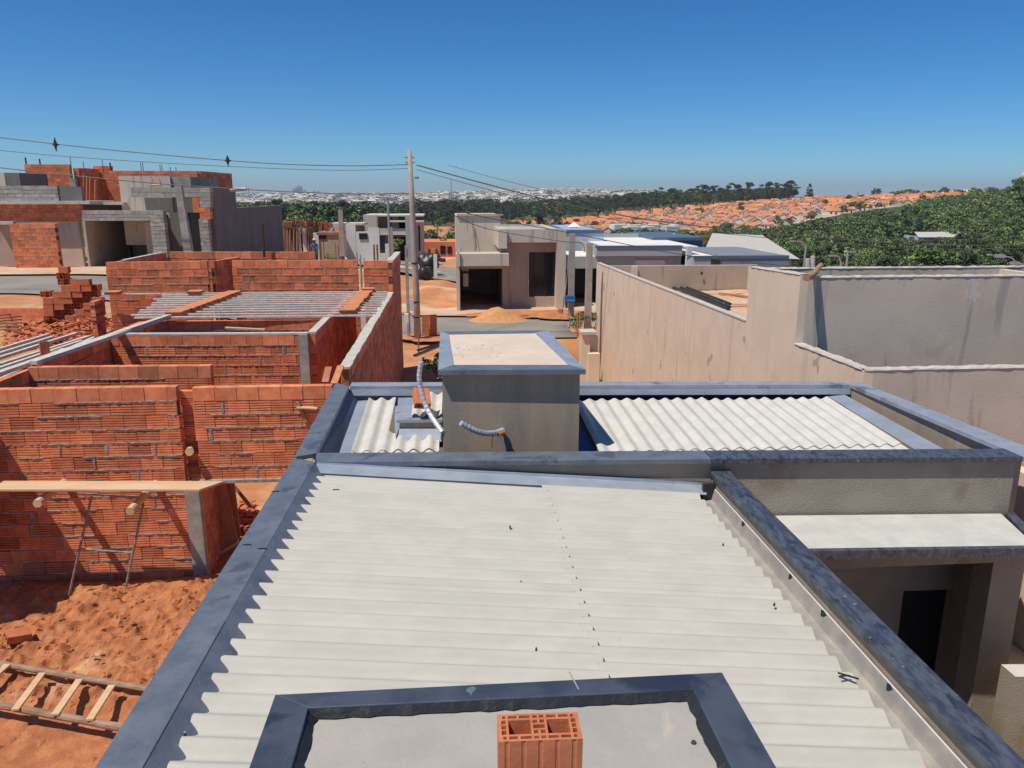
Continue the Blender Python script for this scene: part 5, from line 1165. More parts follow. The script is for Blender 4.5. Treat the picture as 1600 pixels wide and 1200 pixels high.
def blob(c, r, m, name, label, cat, seed, n=22, sq=(1, 1, 1), jit=.22):
    rd = random.Random(seed); mb = MB(); k = 10; L = []
    for i in range(k + 1):
        ph = math.pi * i / k
        for j in range(n):
            t = 2 * math.pi * j / n; q = 1 + jit * math.sin(3 * t + seed) * math.sin(2 * ph) + rd.uniform(-jit, jit) * .35
            mb.v.append((c[0] + r * sq[0] * q * math.sin(ph) * math.cos(t), c[1] + r * sq[1] * q * math.sin(ph) * math.sin(t), c[2] + r * sq[2] * q * math.cos(ph)))
    mi = mb.mi(m)
    for i in range(k):
        for j in range(n): mb.f.append((i * n + j, (i + 1) * n + j, (i + 1) * n + (j + 1) % n, i * n + (j + 1) % n)); mb.m.append(mi)
    return one(mb, name, label, cat, smooth=True)
blob((-1.75, 52.6, .45), .62, BLACKP, 'black_tarpaulin_heap', 'glossy lower heap of black tarpaulin behind the utility pole', 'tarpaulin', 1, sq=(.9, .8, .75))
blob((-1.55, 53.6, 1.15), .72, BLACKP, 'black_tarpaulin_heap', 'matt upper heap of black tarpaulin behind the utility pole', 'tarpaulin', 4, sq=(1, .8, .8))

# worker in blue, seen over the brick walls
def person(x, y, z, rz):
    t = thing('person', (x, y, z), 'person in blue work clothes and pale hat standing with back turned beyond the brick house', 'person')
    me = bpy.data.meshes.new('person_body'); J = {}
    vs = [(0, 0, .95), (0, 0, 1.12), (0, 0, 1.32), (0, 0, 1.45), (0, .01, 1.52), (0, .01, 1.60), (0, .0, 1.68),
          (.10, 0, .90), (.11, .02, .50), (.11, 0, .08), (.12, .13, .04), (-.10, 0, .90), (-.12, .01, .50), (-.13, 0, .08), (-.14, .12, .04),
          (.18, 0, 1.42), (.24, .03, 1.16), (.20, .16, .98), (.17, .22, .95), (-.18, 0, 1.42), (-.26, .0, 1.16), (-.24, .10, .94), (-.23, .14, .88)]
    es = [(0, 1), (1, 2), (2, 3), (3, 4), (4, 5), (5, 6), (0, 7), (7, 8), (8, 9), (9, 10), (0, 11), (11, 12), (12, 13), (13, 14), (3, 15), (15, 16), (16, 17), (17, 18), (3, 19), (19, 20), (20, 21), (21, 22)]
    rad = [.15, .14, .16, .13, .06, .085, .09, .095, .07, .05, .045, .095, .07, .05, .045, .07, .05, .038, .035, .07, .05, .038, .035]
    me.from_pydata(vs, es, []); o = bpy.data.objects.new('body', me); col.objects.link(o); o.parent = t
    sk = o.modifiers.new('skin', 'SKIN'); ss = o.modifiers.new('sub', 'SUBSURF'); ss.levels = ss.render_levels = 2
    for i, r_ in enumerate(rad): me.skin_vertices[0].data[i].radius = (r_, r_ * .85)
    me.skin_vertices[0].data[0].use_root = True
    me.materials.append(CLOTHB)
    part(MB().tube([(x, y + .01, z + 1.60), (x, y + .01, z + 1.66), (x, y, z + 1.75), (x, y, z + 1.80)], [.085, .115, .10, .04], SKIN, 10), 'head', t, smooth=True)
    part(MB().tube([(x, y, z + 1.73), (x, y, z + 1.75), (x, y, z + 1.77), (x, y, z + 1.87)], [.17, .175, .11, .09], HATM, 12), 'hat', t, smooth=True)
    part(MB().tube([(x + .10, y, z + .93), (x + .11, y, z + .5), (x + .12, y, z + .10)], [.125, .09, .08], CLOTHD, 9).tube([(x - .10, y, z + .93), (x - .12, y, z + .5), (x - .13, y, z + .10)], [.125, .09, .08], CLOTHD, 9), 'trousers', t, smooth=True)
    t.rotation_euler = (0, 0, rz)
person(X_(492, 390, 57), 57, float(gz(np.array([X_(492, 390, 57)]), np.array([57.]))[0]) + .05, .3)

# ---------------------------------------------------------------- vegetation
def leaf_quads(cent, size, r):
    """random leaf quads at given centres"""
    n = len(cent); d = r.normal(size=(n, 3)); d /= np.linalg.norm(d, axis=1)[:, None]
    d[:, 2] = np.abs(d[:, 2]) * .8 + .15; d /= np.linalg.norm(d, axis=1)[:, None]
    a = np.cross(d, r.normal(size=(n, 3))); a /= np.linalg.norm(a, axis=1)[:, None]; b = np.cross(d, a)
    s = size * r.uniform(.6, 1.4, (n, 1)); a = a * s; b = b * s * r.uniform(.45, .9, (n, 1))
    return np.stack([cent - a - b, cent + a - b * .6, cent + a * .8 + b, cent - a * .7 + b * .8], 1)
def crown_pts(h, wdt, n, clumps, r, kind):
    """leaf centres of a crown built from clumps round a limb structure"""
    C = []
    for i in range(clumps):
        if kind == 'broad':
            t = r.uniform(0, 2 * np.pi); q = r.uniform(.15, 1) ** .6; zz = r.uniform(.30, .92)
            lim = wdt * np.sqrt(max(.06, 1 - ((zz - .58) / .42) ** 2)); C.append((lim * q * np.cos(t), lim * q * np.sin(t), h * zz, r.uniform(.16, .30) * wdt * 1.25))
        elif kind == 'tall':
            t = r.uniform(0, 2 * np.pi); zz = r.uniform(.35, .97); lim = wdt * (.45 + .55 * r.random()) * (1 - .45 * abs(zz - .68) / .35)
            C.append((lim * r.uniform(.2, 1) * np.cos(t), lim * r.uniform(.2, 1) * np.sin(t), h * zz, r.uniform(.20, .34) * wdt * 1.2))
        else:
            t = r.uniform(0, 2 * np.pi); zz = r.uniform(.12, .98); lim = wdt * (1 - zz) ** .7 + .15 * wdt
            C.append((lim * .8 * np.cos(t), lim * .8 * np.sin(t), h * zz, lim * .45 + .2))
    C = np.array(C); k = r.integers(0, clumps, n); p = r.normal(size=(n, 3)); p /= np.linalg.norm(p, axis=1)[:, None]
    p *= r.uniform(.55, 1.0, (n, 1)); p[:, 2] *= .62
    return C[k, :3] + p * C[k, 3:4], C
def tree_proto(kind, h, wdt, n, clumps, leaf, m, seed):
    r = np.random.default_rng(seed); pts, C = crown_pts(h, wdt, n, clumps, r, kind)
    cr = quads_mesh('crown', leaf_quads(pts, leaf, r), [m]); tk = MB()
    rd = random.Random(seed); tk.tube([(0, 0, -1), (rd.uniform(-.2, .2), rd.uniform(-.2, .2), h * .35), (rd.uniform(-.4, .4), rd.uniform(-.4, .4), h * .72)], [h * .022, h * .016, h * .007], BARK, 7)
    for c in C[:7]: tk.tube([(0, 0, h * .3), (c[0] * .5, c[1] * .5, (h * .35 + c[2]) / 2), tuple(c[:3])], [h * .010, h * .007, h * .003], BARK, 5)
    return cr, tk, pts
PROTO = {}
def tree(kind, x, y, z, s, label, group=None, v=0, rz=None, name='tree'):
    key = (kind, v)
    if key not in PROTO:
        cfg = {'broad': (9, 4.6, 8500, 30, .145, LEAF[v % 2]), 'tall': (16, 4.2, 8000, 26, .17, LEAF[1 if v % 2 else 2]), 'cone': (13, 3.1, 3600, 26, .2, LEAF[2]), 'bush': (2.2, 1.3, 500, 14, .09, LEAF[0])}[kind]
        if kind == 'bush': cr, tk, _ = tree_proto('broad', *cfg[:5], cfg[5], 90 + v)
        else: cr, tk, _ = tree_proto(kind, *cfg[:5], cfg[5], 40 + v * 7 + len(kind))
        tko = tk.build('trunk'); PROTO[key] = (cr.data, tko.data)
        bpy.data.objects.remove(cr); bpy.data.objects.remove(tko)
    t = thing(name, (x, y, z), label, 'tree' if name != 'bush' else 'bush', group); t.scale = (s, s, s * random.uniform(.9, 1.12)); t.rotation_euler = (0, 0, random.uniform(0, 6.28) if rz is None else rz)
    for nm, me in zip(('crown', 'trunk'), PROTO[key]):
        o = bpy.data.objects.new(nm, me); col.objects.link(o); o.parent = t
    return t
def azp(px): return math.degrees(math.atan((px - 800) / (F / math.cos(PITCH)))) + 4.5
def at_az(az, D): a = R(az); return D * math.sin(a), D * math.cos(a)
def gzs(x, y): return float(gz(np.array([x]), np.array([y]))[0])
# settlement polygon: azimuth -> (near D, far D)
SA = np.array([-6, -5, 0, 4, 9, 13.6, 18, 22.4, 26.5, 30.5, 33.5, 35.2, 36]); SN = np.array([300, 300, 300, 430, 455, 520, 480, 490, 580, 680, 760, 860, 900.]); SF = np.array([440, 455, 470, 600, 640, 770, 800, 860, 935, 960, 955, 955, 930.])
def in_settle(az, D): return (az > -6) & (az < 35.8) & (D > np.interp(az, SA, SN)) & (D < np.interp(az, SA, SF))
# forest points
r = np.random.default_rng(5); pts = []
def scatter(az0, az1, D0, D1, n):
    az = r.uniform(az0, az1, n); D = np.sqrt(r.uniform(D0 ** 2, D1 ** 2, n)); return az, D
az, D = scatter(-16, 40, 130, 1050, 26000)
ok = ~in_settle(az, D)
lo = np.interp(az, [-16, -6, 0, 4, 9, 13.6, 18, 40], [230, 200, 180, 170, 150, 140, 130, 125]); ok &= D > lo
hi = np.interp(az, [-16, -6, 0, 9, 13.6, 18, 22.4, 23.9, 24.0, 34, 36, 40], [640, 640, 720, 860, 960, 1000, 1020, 1020, 860, 860, 930, 960]); ok &= D < hi
inf = (D < np.interp(az, SA, SN)); beyond = (D >= np.interp(az, SA, SF))
az, D, inf, beyond = az[ok], D[ok], inf[ok], beyond[ok]
ok = ~((np.abs(az - azp(1465)) < 2.3) & (D > 215) & (D < 318)); az, D, inf, beyond = az[ok], D[ok], inf[ok], beyond[ok]
X = D * np.sin(np.radians(az)); Y = D * np.cos(np.radians(az))
dens = vnoise(X, Y, .02, 4)
# thin out by a cell grid so crowns just touch
cell = {}; keep = []
for i in r.permutation(len(X)):
    sp = 6.2 if D[i] < 450 else 8.2
    k = (round(X[i] / sp), round(Y[i] / sp), sp)
    if k in cell: continue
    if dens[i] < .16 and inf[i] and az[i] > 8: continue
    cell[k] = 1; keep.append(i)
keep = np.array(keep); keep = keep[np.argsort(D[keep])]
X, Y, D, az, inf, beyond = X[keep], Y[keep], D[keep], az[keep], inf[keep], beyond[keep]
Zg = gz(X, Y)
hz = np.where(inf, 4.5 + 8.0 * r.random(len(X)) ** 1.7, r.uniform(14, 21, len(X)))
belt = (az < 12) & (D > 430)
hz = np.where(belt, r.uniform(11, 17.5, len(X)), hz)
def elev(px_row): return math.radians(13.8) + np.arctan((np.asarray(px_row) - 600) / F)
AP = [azp(p) for p in (0, 440, 560, 640, 700, 760, 820, 900, 960, 1000)]; YB = [318, 319, 318, 316, 310, 306, 316, 306, 304, 302]
AI = [azp(p) for p in (880, 940, 1000, 1100, 1200, 1250, 1300, 1400, 1440, 1480, 1520, 1600, 1700)]; YI = [385, 362, 354, 359, 353, 346, 336, 321, 313, 304, 300, 297, 294]
AB_ = [azp(p) for p in (960, 1060, 1130, 1200, 1240, 1420, 1600, 1700)]; YO = [304, 300, 298, 295, 293, 299, 297, 294]
rowl = np.where(inf & (az > 8), np.interp(az, AI, YI), np.where(az < 14, np.interp(az, AP, YB), np.interp(az, AB_, YO))) + r.uniform(-1, 7, len(X))
hz = np.minimum(hz, CZ - D * np.tan(elev(rowl)) - Zg + .5); ok = hz > 2.2
X, Y, D, az, inf, beyond, Zg, hz, belt = (q[ok] for q in (X, Y, D, az, inf, beyond, Zg, hz, belt))
# the nearest ones in view become things, the rest one stuff mesh
nind = 0; stuffV = []; stuffM = []
# ---- skyline and landmark trees
GS = 'dark tall trees of the wood behind the orange roofs'
skyl = [(1020, 298), (1030, 297), (1048, 295), (1062, 296), (1078, 292), (1090, 291), (1100, 293), (1115, 290), (1128, 294), (1140, 287), (1152, 292), (1168, 286), (1180, 293), (1192, 290), (1203, 285), (1215, 289), (1232, 285), (1240, 290), (1005, 300), (990, 303), (1158, 296), (1050, 303), (1220, 296), (1110, 300), (1185, 300), (1095, 303), (1070, 301)]
for i, (px, yt) in enumerate(skyl):
    Dd = np.interp(px, [990, 1240], [860, 905]) + (i % 3) * 8; x, y = at_az(azp(px), Dd); zt = py_(px, yt, y).z; zg = gzs(x, y)
    k = 'tall'; v = i % 4; tree(k, x, y, zg, max(.6, (zt - zg) / 15.5), 'tall dark tree of the row on the skyline behind the orange roofed houses', GS, v).scale.xy = (1.9, 1.9)
x, y = at_az(azp(1264), 915); tree('cone', x, y, gzs(x, y) - 1, (py_(1264, 287, y).z - gzs(x, y) + 1) / 13, 'dark conical tree standing alone at the right end of the skyline wood')
x, y = at_az(azp(1368), 965); tree('broad', x, y, gzs(x, y), (py_(1368, 295, y).z - gzs(x, y)) / 8.5, 'round dark tree alone on the skyline above the orange roofs', v=1)
x, y = at_az(azp(1418), 970); tree('broad', x, y, gzs(x, y), (py_(1418, 294.5, y).z - gzs(x, y)) / 8.5, 'leaning dark tree on the skyline right of the round lone tree', v=3)
for i, (px, yt) in enumerate(((1395, 299), (1403, 299), (1410, 298), (1450, 297), (1458, 298), (1475, 294), (1491, 296), (1502, 297), (1520, 294), (1528, 296), (1546, 291), (1575, 293), (1585, 291), (1430, 297))):
    x, y = at_az(azp(px), 955); tree('broad', x, y, gzs(x, y) - 1, max(.35, (py_(px, yt, y).z - gzs(x, y) + 1) / 8.5), 'small dark tree on the skyline above the green hillside', 'small skyline trees at the right', i % 4)
x, y = at_az(azp(1596), 560); tree('broad', x, y, gzs(x, y), (py_(1596, 284, y).z - gzs(x, y)) / 8.5, 'taller tree at the right edge of the picture in front of the pale tower', v=0)
for (px, yt, yb, Y_, nm, lab) in ((690, 371, 384, 74, 'tree', 'small bright green tree in front of the dark red bungalow'), (621, 376, 396, 61, 'tree', 'small young tree in front of the entrance of the beige two storey house'), (506 + 11, 404 - 10, 412, 59, 'bush', 'low round bush on the dirt in front of the white house')):
    if nm == 'bush': c = py_(506, 384, 60.5)
    z1 = py_(px, yt, Y_).z; z0 = py_(px, yb, Y_).z; tree('bush', py_(px, yt, Y_).x, Y_, z0 if nm != 'bush' else z0 - .2, (z1 - z0) / 2.0, lab, v=0, name=nm)
c = pz(903, 520, .0); tree('bush', 5.22, 31.2, 0, .38, 'leafy shrub with a dry brown base below the blue meter box', v=1, name='bush')
tree('bush', 5.95, 33.2, 0, .35, 'green shrub behind the bare concrete post by the dark carport', v=1, name='bush')
# individuals: the nearest crowns that look biggest
gl = {'a': ('green tree crown in the mass of trees covering the hillside at the right', 'trees of the green hillside'), 'b': ('dark tree of the wooded belt between the near houses and the white town', 'trees of the wooded belt')}
score = hz / D; vis = (az > -13.5) & (az < 39)
order = np.argsort(-score); ind = set()
for i in order:
    if nind >= 235: break
    if not vis[i]: continue
    if az[i] < 0 and D[i] < 350: continue
    k = 'b' if belt[i] or az[i] < 6 else 'a'
    tree('broad' if hz[i] < 11 else 'tall', X[i], Y[i], Zg[i] - .5, hz[i] / (8.5 if hz[i] < 11 else 15.5), gl[k][0], gl[k][1], nind % 4); ind.add(i); nind += 1
print('forest', len(X))
tp = {}
for kind, v in (('broad', 0), ('broad', 1), ('broad', 2), ('tall', 0), ('tall', 1)):
    rr_ = np.random.default_rng(11 + v + len(kind)); p, _ = crown_pts(9 if kind == 'broad' else 16, 4.8 if kind == 'broad' else 4.4, 900, 20, rr_, kind); tp[(kind, v)] = leaf_quads(p, .33, rr_)
VA = []; MA = []
for i in range(len(X)):
    if i in ind: continue
    kind = 'broad' if hz[i] < 11 else 'tall'; v = i % 3 if kind == 'broad' else i % 2
    q = tp[(kind, v)]; s = hz[i] / (8.5 if kind == 'broad' else 15.5); a = r.uniform(0, 6.28); ca, sa = math.cos(a), math.sin(a)
    nq = len(q) if D[i] < 500 else 520; q = q[:nq] * s * np.array([1, 1, 1]); 
    VA.append(np.stack([q[..., 0] * ca - q[..., 1] * sa + X[i], q[..., 0] * sa + q[..., 1] * ca + Y[i], q[..., 2] + Zg[i] - .5], -1))
    t = (2 if (beyond[i] and r.random() < .75) or (belt[i] and r.random() < .55) else (1 if vnoise(X[i:i+1], Y[i:i+1], .03, 8)[0] + r.uniform(-.25, .25) > .5 else 0)); MA.append(np.full(nq, t))
fo = quads_mesh('forest', np.concatenate(VA), LEAF, np.concatenate(MA)); tag(fo, 'dense green wood covering the valley and hillside', kind='stuff'); print('forest quads', sum(map(len, MA)))

# ---------------------------------------------------------------- orange roofed settlement, town, towers
def house_quads(x, y, z, a, L, W_, h, rh):
    ca, sa = math.cos(a), math.sin(a)
    P = lambda u, v, w_: (x + u * ca - v * sa, y + u * sa + v * ca, z + w_)
    e = .35; l, w_ = L / 2, W_ / 2
    walls = [[P(-l, -w_, -2), P(l, -w_, -2), P(l, -w_, h), P(-l, -w_, h)], [P(l, -w_, -2), P(l, w_, -2), P(l, w_, h), P(l, -w_, h)], [P(l, w_, -2), P(-l, w_, -2), P(-l, w_, h), P(l, w_, h)], [P(-l, w_, -2), P(-l, -w_, -2), P(-l, -w_, h), P(-l, w_, h)],
             [P(l, -w_, h), P(l, w_, h), P(l, 0, h + rh * .97), P(l, 0, h + rh * .97)], [P(-l, w_, h), P(-l, -w_, h), P(-l, 0, h + rh * .97), P(-l, 0, h + rh * .97)]]
    walls[2][2] = P(-l, w_, h); walls[2][3] = P(l, w_, h); walls[2] = [P(l, w_, -2), P(-l, w_, -2), P(-l, w_, h), P(l, w_, h)]
    roof = [[P(-l - e, -w_ - e, h - .12), P(l + e, -w_ - e, h - .12), P(l + e, 0, h + rh), P(-l - e, 0, h + rh)], [P(l + e, w_ + e, h - .12), P(-l - e, w_ + e, h - .12), P(-l - e, 0, h + rh), P(l + e, 0, h + rh)]]
    win = [[P(-l * .5, -w_ - .03, .9), P(-l * .2, -w_ - .03, .9), P(-l * .2, -w_ - .03, 2.1), P(-l * .5, -w_ - .03, 2.1)], [P(l * .25, -w_ - .03, 0), P(l * .5, -w_ - .03, 0), P(l * .5, -w_ - .03, 2.1), P(l * .25, -w_ - .03, 2.1)]]
    return walls, roof, win
hs = []
r = np.random.default_rng(9)
# terraced rows following the slope
for rowd in np.arange(0, 60):
    d0 = 300 + rowd * 15.5 + (rowd % 2) * 3.5
    azs = -6.0
    while azs < 36:
        Dd = d0 + 6 * math.sin(azs * .25) + (azs - 10) * 2.2; azs += math.degrees(10.6 / Dd) * r.uniform(.9, 1.15)
        if in_settle(np.array([azs]), np.array([Dd]))[0] and r.random() > .10: hs.append((azs, Dd))
hs.sort(key=lambda t: t[1]); print('settlement houses', len(hs))
SQ, SM = [], []; hn = 0
pick = set(np.argsort([-1 / t[1] if t[0] > -99 else 0 for t in hs])[:285])
hp = []
for v in range(6):
    wl, rf, wi = house_quads(0, 0, 0, 0, r.uniform(6.8, 9.5), r.uniform(5.2, 6.6), r.uniform(2.7, 3.4), r.uniform(1.1, 1.9)); 
    q = np.array(wl + rf + wi); mi = np.array([0] * len(wl) + [1] * len(rf) + [2] * len(wi))
    hp.append((q, mi))
protoH = []
for i, (a_, Dd) in enumerate(hs):
    x, y = at_az(a_, Dd); z = gzs(x, y); rot = -R(a_) * .8 + .12 + (math.pi / 2 if r.random() < .5 else 0) + r.uniform(-.05, .05); v = i % 6
    if i in pick:
        if v not in [t[0] for t in protoH]:
            q, mi = hp[v]; w0 = quads_mesh('wall', q[mi != 1], [HWALL, ORROOF, DARK], mi[mi != 1]); r0_ = quads_mesh('roof', q[mi == 1], [ORROOF]); protoH.append((v, w0.data, r0_.data)); bpy.data.objects.remove(w0); bpy.data.objects.remove(r0_)
        _, wm, rm = [t for t in protoH if t[0] == v][0]
        t = thing('row_house', (x, y, z), 'small orange roofed house among the identical rows on the slope behind the green valley', 'house', 'orange roofed row houses'); t.rotation_euler = (0, 0, rot)
        for nm, me in (('wall', wm), ('roof', rm)): o = bpy.data.objects.new(nm, me); col.objects.link(o); o.parent = t
    else:
        q, mi = hp[v]; ca, sa = math.cos(rot), math.sin(rot)
        SQ.append(np.stack([q[..., 0] * ca - q[..., 1] * sa + x, q[..., 0] * sa + q[..., 1] * ca + y, q[..., 2] + z], -1)); SM.append(mi)
if SQ: tag(quads_mesh('far_row_houses', np.concatenate(SQ), [HWALL, ORROOF, DARK], np.concatenate(SM)), 'farther rows of orange roofed houses on the slope', kind='stuff')
u = np.linspace(-6.3, 35.9, 150); vv = np.linspace(0, 1, 50); U, V_ = np.meshgrid(u, vv)
Dg = np.interp(U, SA, SN) * (1 - V_) + np.interp(U, SA, SF) * V_; Xg = Dg * np.sin(np.radians(U)); Yg = Dg * np.cos(np.radians(U))
YARD = mat('settlement_yards', G(.60, .50, .40), G(.40, .27, .19), .07, .95, c3=G(.13, .15, .07), s3=.035, t3=.58)
tag(grid_mesh('settlement_street_ground', Xg, Yg, gz(Xg, Yg) + .35, YARD), kind='structure')
def cube_quads(x, y, z, a, sx, sy, h):
    ca, sa = math.cos(a), math.sin(a); P = lambda u, v, w_: (x + u * ca - v * sa, y + u * sa + v * ca, z + w_)
    l, w_ = sx / 2, sy / 2
    return [[P(-l, -w_, -3), P(l, -w_, -3), P(l, -w_, h), P(-l, -w_, h)], [P(l, -w_, -3), P(l, w_, -3), P(l, w_, h), P(l, -w_, h)], [P(l, w_, -3), P(-l, w_, -3), P(-l, w_, h), P(l, w_, h)], [P(-l, w_, -3), P(-l, -w_, -3), P(-l, -w_, h), P(-l, w_, h)], [P(-l, -w_, h), P(l, -w_, h), P(l, w_, h), P(-l, w_, h)]]
# white two storey houses dotted at the near edge
WH = 'white boxy house standing among the trees at the lower edge of the orange roofs'
for i, px in enumerate((968, 988, 992, 1016, 1020, 1050, 1062)):
    Dd = np.interp(px, [960, 1070], [500, 500]); x, y = at_az(azp(px), Dd - (i % 2) * 14); z = gzs(x, y)
    q = np.array(cube_quads(0, 0, 0, 0, 9, 8, 6) + [[(-3, -4.03, 1), (-1, -4.03, 1), (-1, -4.03, 3), (-3, -4.03, 3)]]); t = thing('white_box_house', (x, y, z), WH, 'house', 'white houses below the orange roofs'); t.rotation_euler = (0, 0, .2)
    quads_mesh('body', q, [WHITEP, DARK], np.array([0] * 5 + [1]), t)
c = py_(1465, 367, 300); x, y, z = c.x, 300, c.z
t = thing('valley_shed', (x, y, z - 5), 'long pale roofed shed among the trees of the green hillside', 'shed'); 
ws = np.array([[(-11, -5, 0), (11, -5, 0), (11, -5, 4.6), (-11, -5, 4.6)], [(11, -5, 0), (11, 5, 0), (11, 5, 5), (11, -5, 4.6)], [(-11, 5, 0), (-11, -5, 0), (-11, -5, 4.6), (-11, 5, 5)]]); quads_mesh('wall', ws, [BLUEW], None, t)
quads_mesh('roof', np.array([[(-11.5, -6, 4.4), (11.5, -6, 4.4), (10, 0, 6.2), (-10, 0, 6.2)], [(10, 0, 6.2), (11.5, -6, 4.4), (12, 6, 4.6), (10, 0, 6.2)], [(11.5, 6, 4.6), (-11.5, 6, 4.6), (-10, 0, 6.2), (10, 0, 6.2)]]), [FIBRE], None, t)
c = py_(1502, 296, 830); t = thing('white_hall', (py_(1497, 300, 800).x, 800, py_(1497, 300, 800).z - 7), 'long white roofed hall at the top right end of the orange roofs', 'hall')
quads_mesh('roof', np.array([[(-22, -8, 5.5), (20, -8, 6.5), (24, 6, 9.5), (-16, 6, 9)], ]), [WHITEP], None, t); quads_mesh('wall', np.array([[(-22, -8, -4), (20, -8, -4), (20, -8, 6.5), (-22, -8, 5.5)], [(20, -8, -4), (24, 6, -4), (24, 6, 9.5), (20, -8, 6.5)]]), [GREYW2], None, t)
x, y = at_az(azp(1204), 800); t = thing('long_shed', (x, y, gzs(x, y)), 'long thin pale roof at the foot of the dark skyline wood', 'shed'); zz = py_(1204, 315, y).z - gzs(x, y)
quads_mesh('roof', np.array([[(-13, -4, zz - .6), (13, -4, zz - .2), (13, 4, zz + .4), (-13, 4, zz)]]), [BLUEW], None, t); quads_mesh('wall', np.array([[(-13, -4, 0), (13, -4, 0), (13, -4, zz - .3), (-13, -4, zz - .7)]]), [GREYW2], None, t)
# the town on the horizon
r = np.random.default_rng(21); n = 6800; az = r.uniform(-15, 15, n); D = 1150 + 2900 * r.random(n) ** .8
C_ = []; 
for a_, Dd in zip(az, D):
    x, y = at_az(a_, Dd); 
    if Dd < np.interp(a_, [-16, 0, 9, 15], [1150, 1250, 1150, 1300]): continue
    C_.append((Dd, x, y))
C_.sort(); SQ, SM = [], []
cps = []
for v in range(4):
    sx, sy, h = [(13, 10, 5), (18, 12, 7), (11, 11, 8), (26, 14, 6)][v]
    q = np.array(cube_quads(0, 0, 0, 0, sx, sy, h) + [[(-sx * .3, -sy / 2 - .05, h * .3), (-sx * .05, -sy / 2 - .05, h * .3), (-sx * .05, -sy / 2 - .05, h * .7), (-sx * .3, -sy / 2 - .05, h * .7)], [(-sx * .55, -sy * .55, h), (sx * .55, -sy * .55, h), (sx * .5, 0, h + 1.8), (-sx * .5, 0, h + 1.8)], [(sx * .55, sy * .55, h), (-sx * .55, sy * .55, h), (-sx * .5, 0, h + 1.8), (sx * .5, 0, h + 1.8)]])
    cps.append((q, np.array([0, 0, 0, 0, 0, 1, 2, 2])))
PALR = mat('town_roof', G(.66, .65, .63), G(.42, .33, .28), .03, .9, island=.3)
cpm = []
for i, (Dd, x, y) in enumerate(C_):
    v = int(r.integers(0, 4)); rot = r.uniform(-.9, .9); s = r.uniform(.8, 1.6); z = gzs(x, y); q, mi = cps[v]
    if i < 260:
        if len(cpm) < 4:
            for qq, mm in cps: o = quads_mesh('town_house', qq, [CITYW, DARK, PALR], mm); cpm.append(o.data); bpy.data.objects.remove(o)
        o = bpy.data.objects.new('town_house', cpm[v]); col.objects.link(o); o.location = (x, y, z); o.rotation_euler = (0, 0, rot); o.scale = (s, s, s)
        tag(o, 'pale house at the near edge of the far white town, just above the wooded belt', 'house', 'houses at the near edge of the town')
    else:
        ca, sa = math.cos(rot) * s, math.sin(rot) * s
        SQ.append(np.stack([q[..., 0] * ca - q[..., 1] * sa + x, q[..., 0] * sa + q[..., 1] * ca + y, q[..., 2] * s + z], -1)); SM.append(mi)
tag(quads_mesh('distant_town', np.concatenate(SQ), [CITYW, DARK, PALR], np.concatenate(SM)), 'white town spread along the horizon', kind='stuff')
c = pz(684, 592, .3); tree('bush', c.x, c.y, -.1, .5, 'low green weeds between the brick boundary wall and the tank tower', v=1, name='bush')
for i in range(75):
    a_ = r.uniform(3, 33); Dd = r.uniform(float(np.interp(a_, SA, SN)), float(np.interp(a_, SA, SF))) if i % 2 else float(np.interp(a_, SA, SN)) + r.uniform(-4, 30)
    x, y = at_az(a_, Dd); tree('broad', x, y, gzs(x, y), r.uniform(.45, .8), 'small dark tree standing between the orange roofed row houses', 'trees between the orange roofs', i % 4)
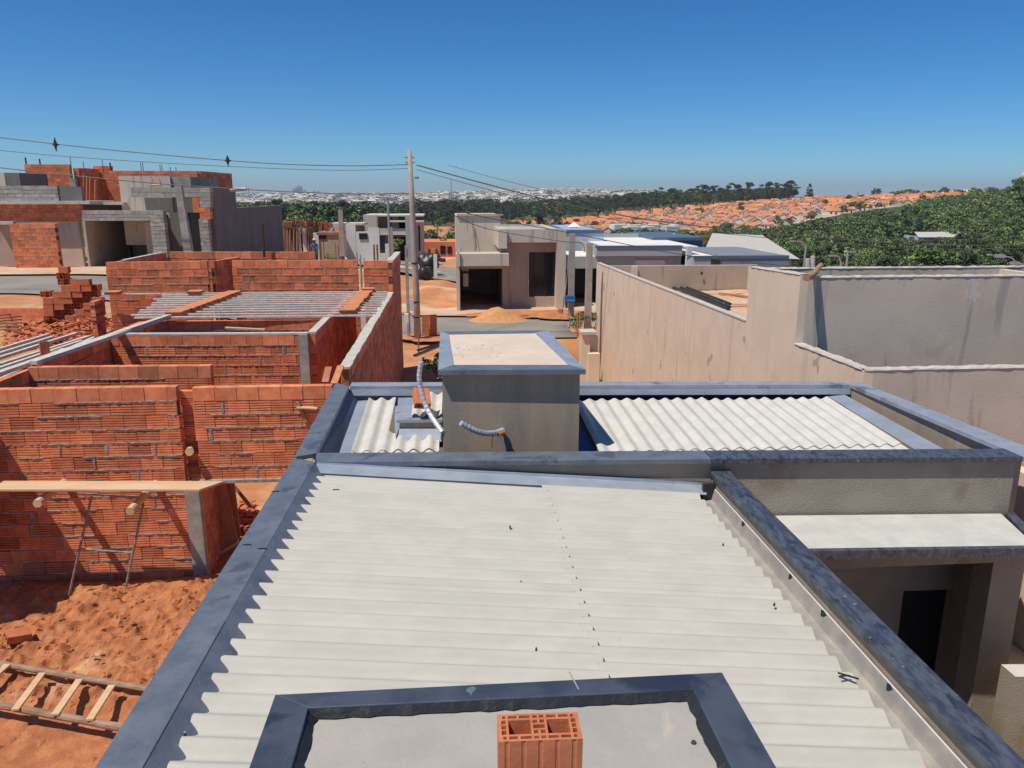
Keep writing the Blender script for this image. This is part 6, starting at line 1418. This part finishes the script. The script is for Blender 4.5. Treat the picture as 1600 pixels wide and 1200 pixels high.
# greenery between town houses
n = 3200; az = r.uniform(-15, 15, n); D = r.uniform(1050, 3600, n); VA = []
q0 = tp[('broad', 0)][:60]
for a_, Dd in zip(az, D):
    x, y = at_az(a_, Dd); s = r.uniform(1.0, 1.7); VA.append(q0 * s * np.array([2.4, 2.0, 1.15]) + np.array([x, y, gzs(x, y)]))
tag(quads_mesh('town_trees', np.concatenate(VA), [LEAF[2]]), 'dark trees scattered through the distant town', kind='stuff')
def tower(px, x0, x1, yt, Dd, label, m=CITYT):
    x, y = at_az(azp(px), Dd); z1 = py_(px, yt, y).z; wdt = (x1 - x0) / 1236 * Dd * 1.0; z0 = -5; h = z1 - z0; t = thing('apartment_tower', (x, y, z0), label, 'tower')
    q = np.array(cube_quads(0, 0, 0, R(-px * .004), wdt * .72, wdt * .7, h)); quads_mesh('body', q, [m], None, t)
    a = []
    fl = int(h / 3.2)
    for f in range(1, fl, 1):
        for u in (-.3, -.1, .1, .3): a.append([(u * wdt - wdt * .05, -wdt * .46, f * 3.2), (u * wdt + wdt * .05, -wdt * .46, f * 3.2), (u * wdt + wdt * .05, -wdt * .46, f * 3.2 + 1.5), (u * wdt - wdt * .05, -wdt * .46, f * 3.2 + 1.5)])
    w_ = quads_mesh('windows', np.array(a), [SLATEB], None, t); w_['kind'] = 'stuff'
    quads_mesh('lift_house', np.array(cube_quads(0, 0, h, 0, wdt * .4, wdt * .4, 5)), [m], None, t)
tower(462, 457, 466, 295, 3300, 'blue grey apartment tower on the horizon, leftmost of the taller three'); tower(468, 463, 474, 292, 3350, 'blue grey apartment tower on the horizon, highest and middle of the taller three'); tower(476, 472, 479, 298, 3300, 'blue grey apartment tower on the horizon, rightmost of the taller three')
tower(491, 487, 495, 300, 3100, 'shorter blue grey twin tower on the horizon, left one'); tower(498, 495, 501, 300, 3100, 'shorter blue grey twin tower on the horizon, right one'); tower(553, 546, 559, 304, 2300, 'beige apartment block rising over the middle of the town', TAUPE)
tower(1600, 1590, 1612, 273, 1500, 'pale apartment tower cut by the right edge of the picture', CREAM)
x, y = at_az(azp(705), 1500); one(MB().tube([(x, y, -10), (x, y, py_(705, 279, y).z)], [1.4, .9], GREYW2, 6), 'antenna_mast', 'thin pale mast rising above the town on the horizon', 'mast')
for i, (px, yt) in enumerate(((389, 293), (902, 294), (1340, 300), (1440, 300))):
    Dd = 1800 if px < 950 else 960; x, y = at_az(azp(px), Dd); one(MB().tube([(x, y, 0), (x, y, py_(px, yt, y).z)], .45 * Dd / 1000, GREYW, 5), 'antenna_mast', 'hair thin antenna mast on the skyline ' + ['at the left of the town', 'over the middle right of the town', 'above the orange roofs, left one', 'above the orange roofs, right one'][i], 'mast')

# ---------------------------------------------------------------- air
hm = bpy.data.materials.new('haze'); hm.use_nodes = True; n_ = hm.node_tree.nodes; n_.remove(n_["Principled BSDF"])
pv = n_.new("ShaderNodeVolumePrincipled"); pv.inputs['Color'].default_value = (.92, .85, 1.0, 1); pv.inputs['Density'].default_value = .00011; pv.inputs['Anisotropy'].default_value = .2
hm.node_tree.links.new(pv.outputs[0], n_["Material Output"].inputs['Volume'])
hz_ = MB().box(-9500, 9500, -9300, 9500, -60, 150, hm).build('haze'); tag(hz_, 'thin blue haze in the air over the valley', kind='stuff')
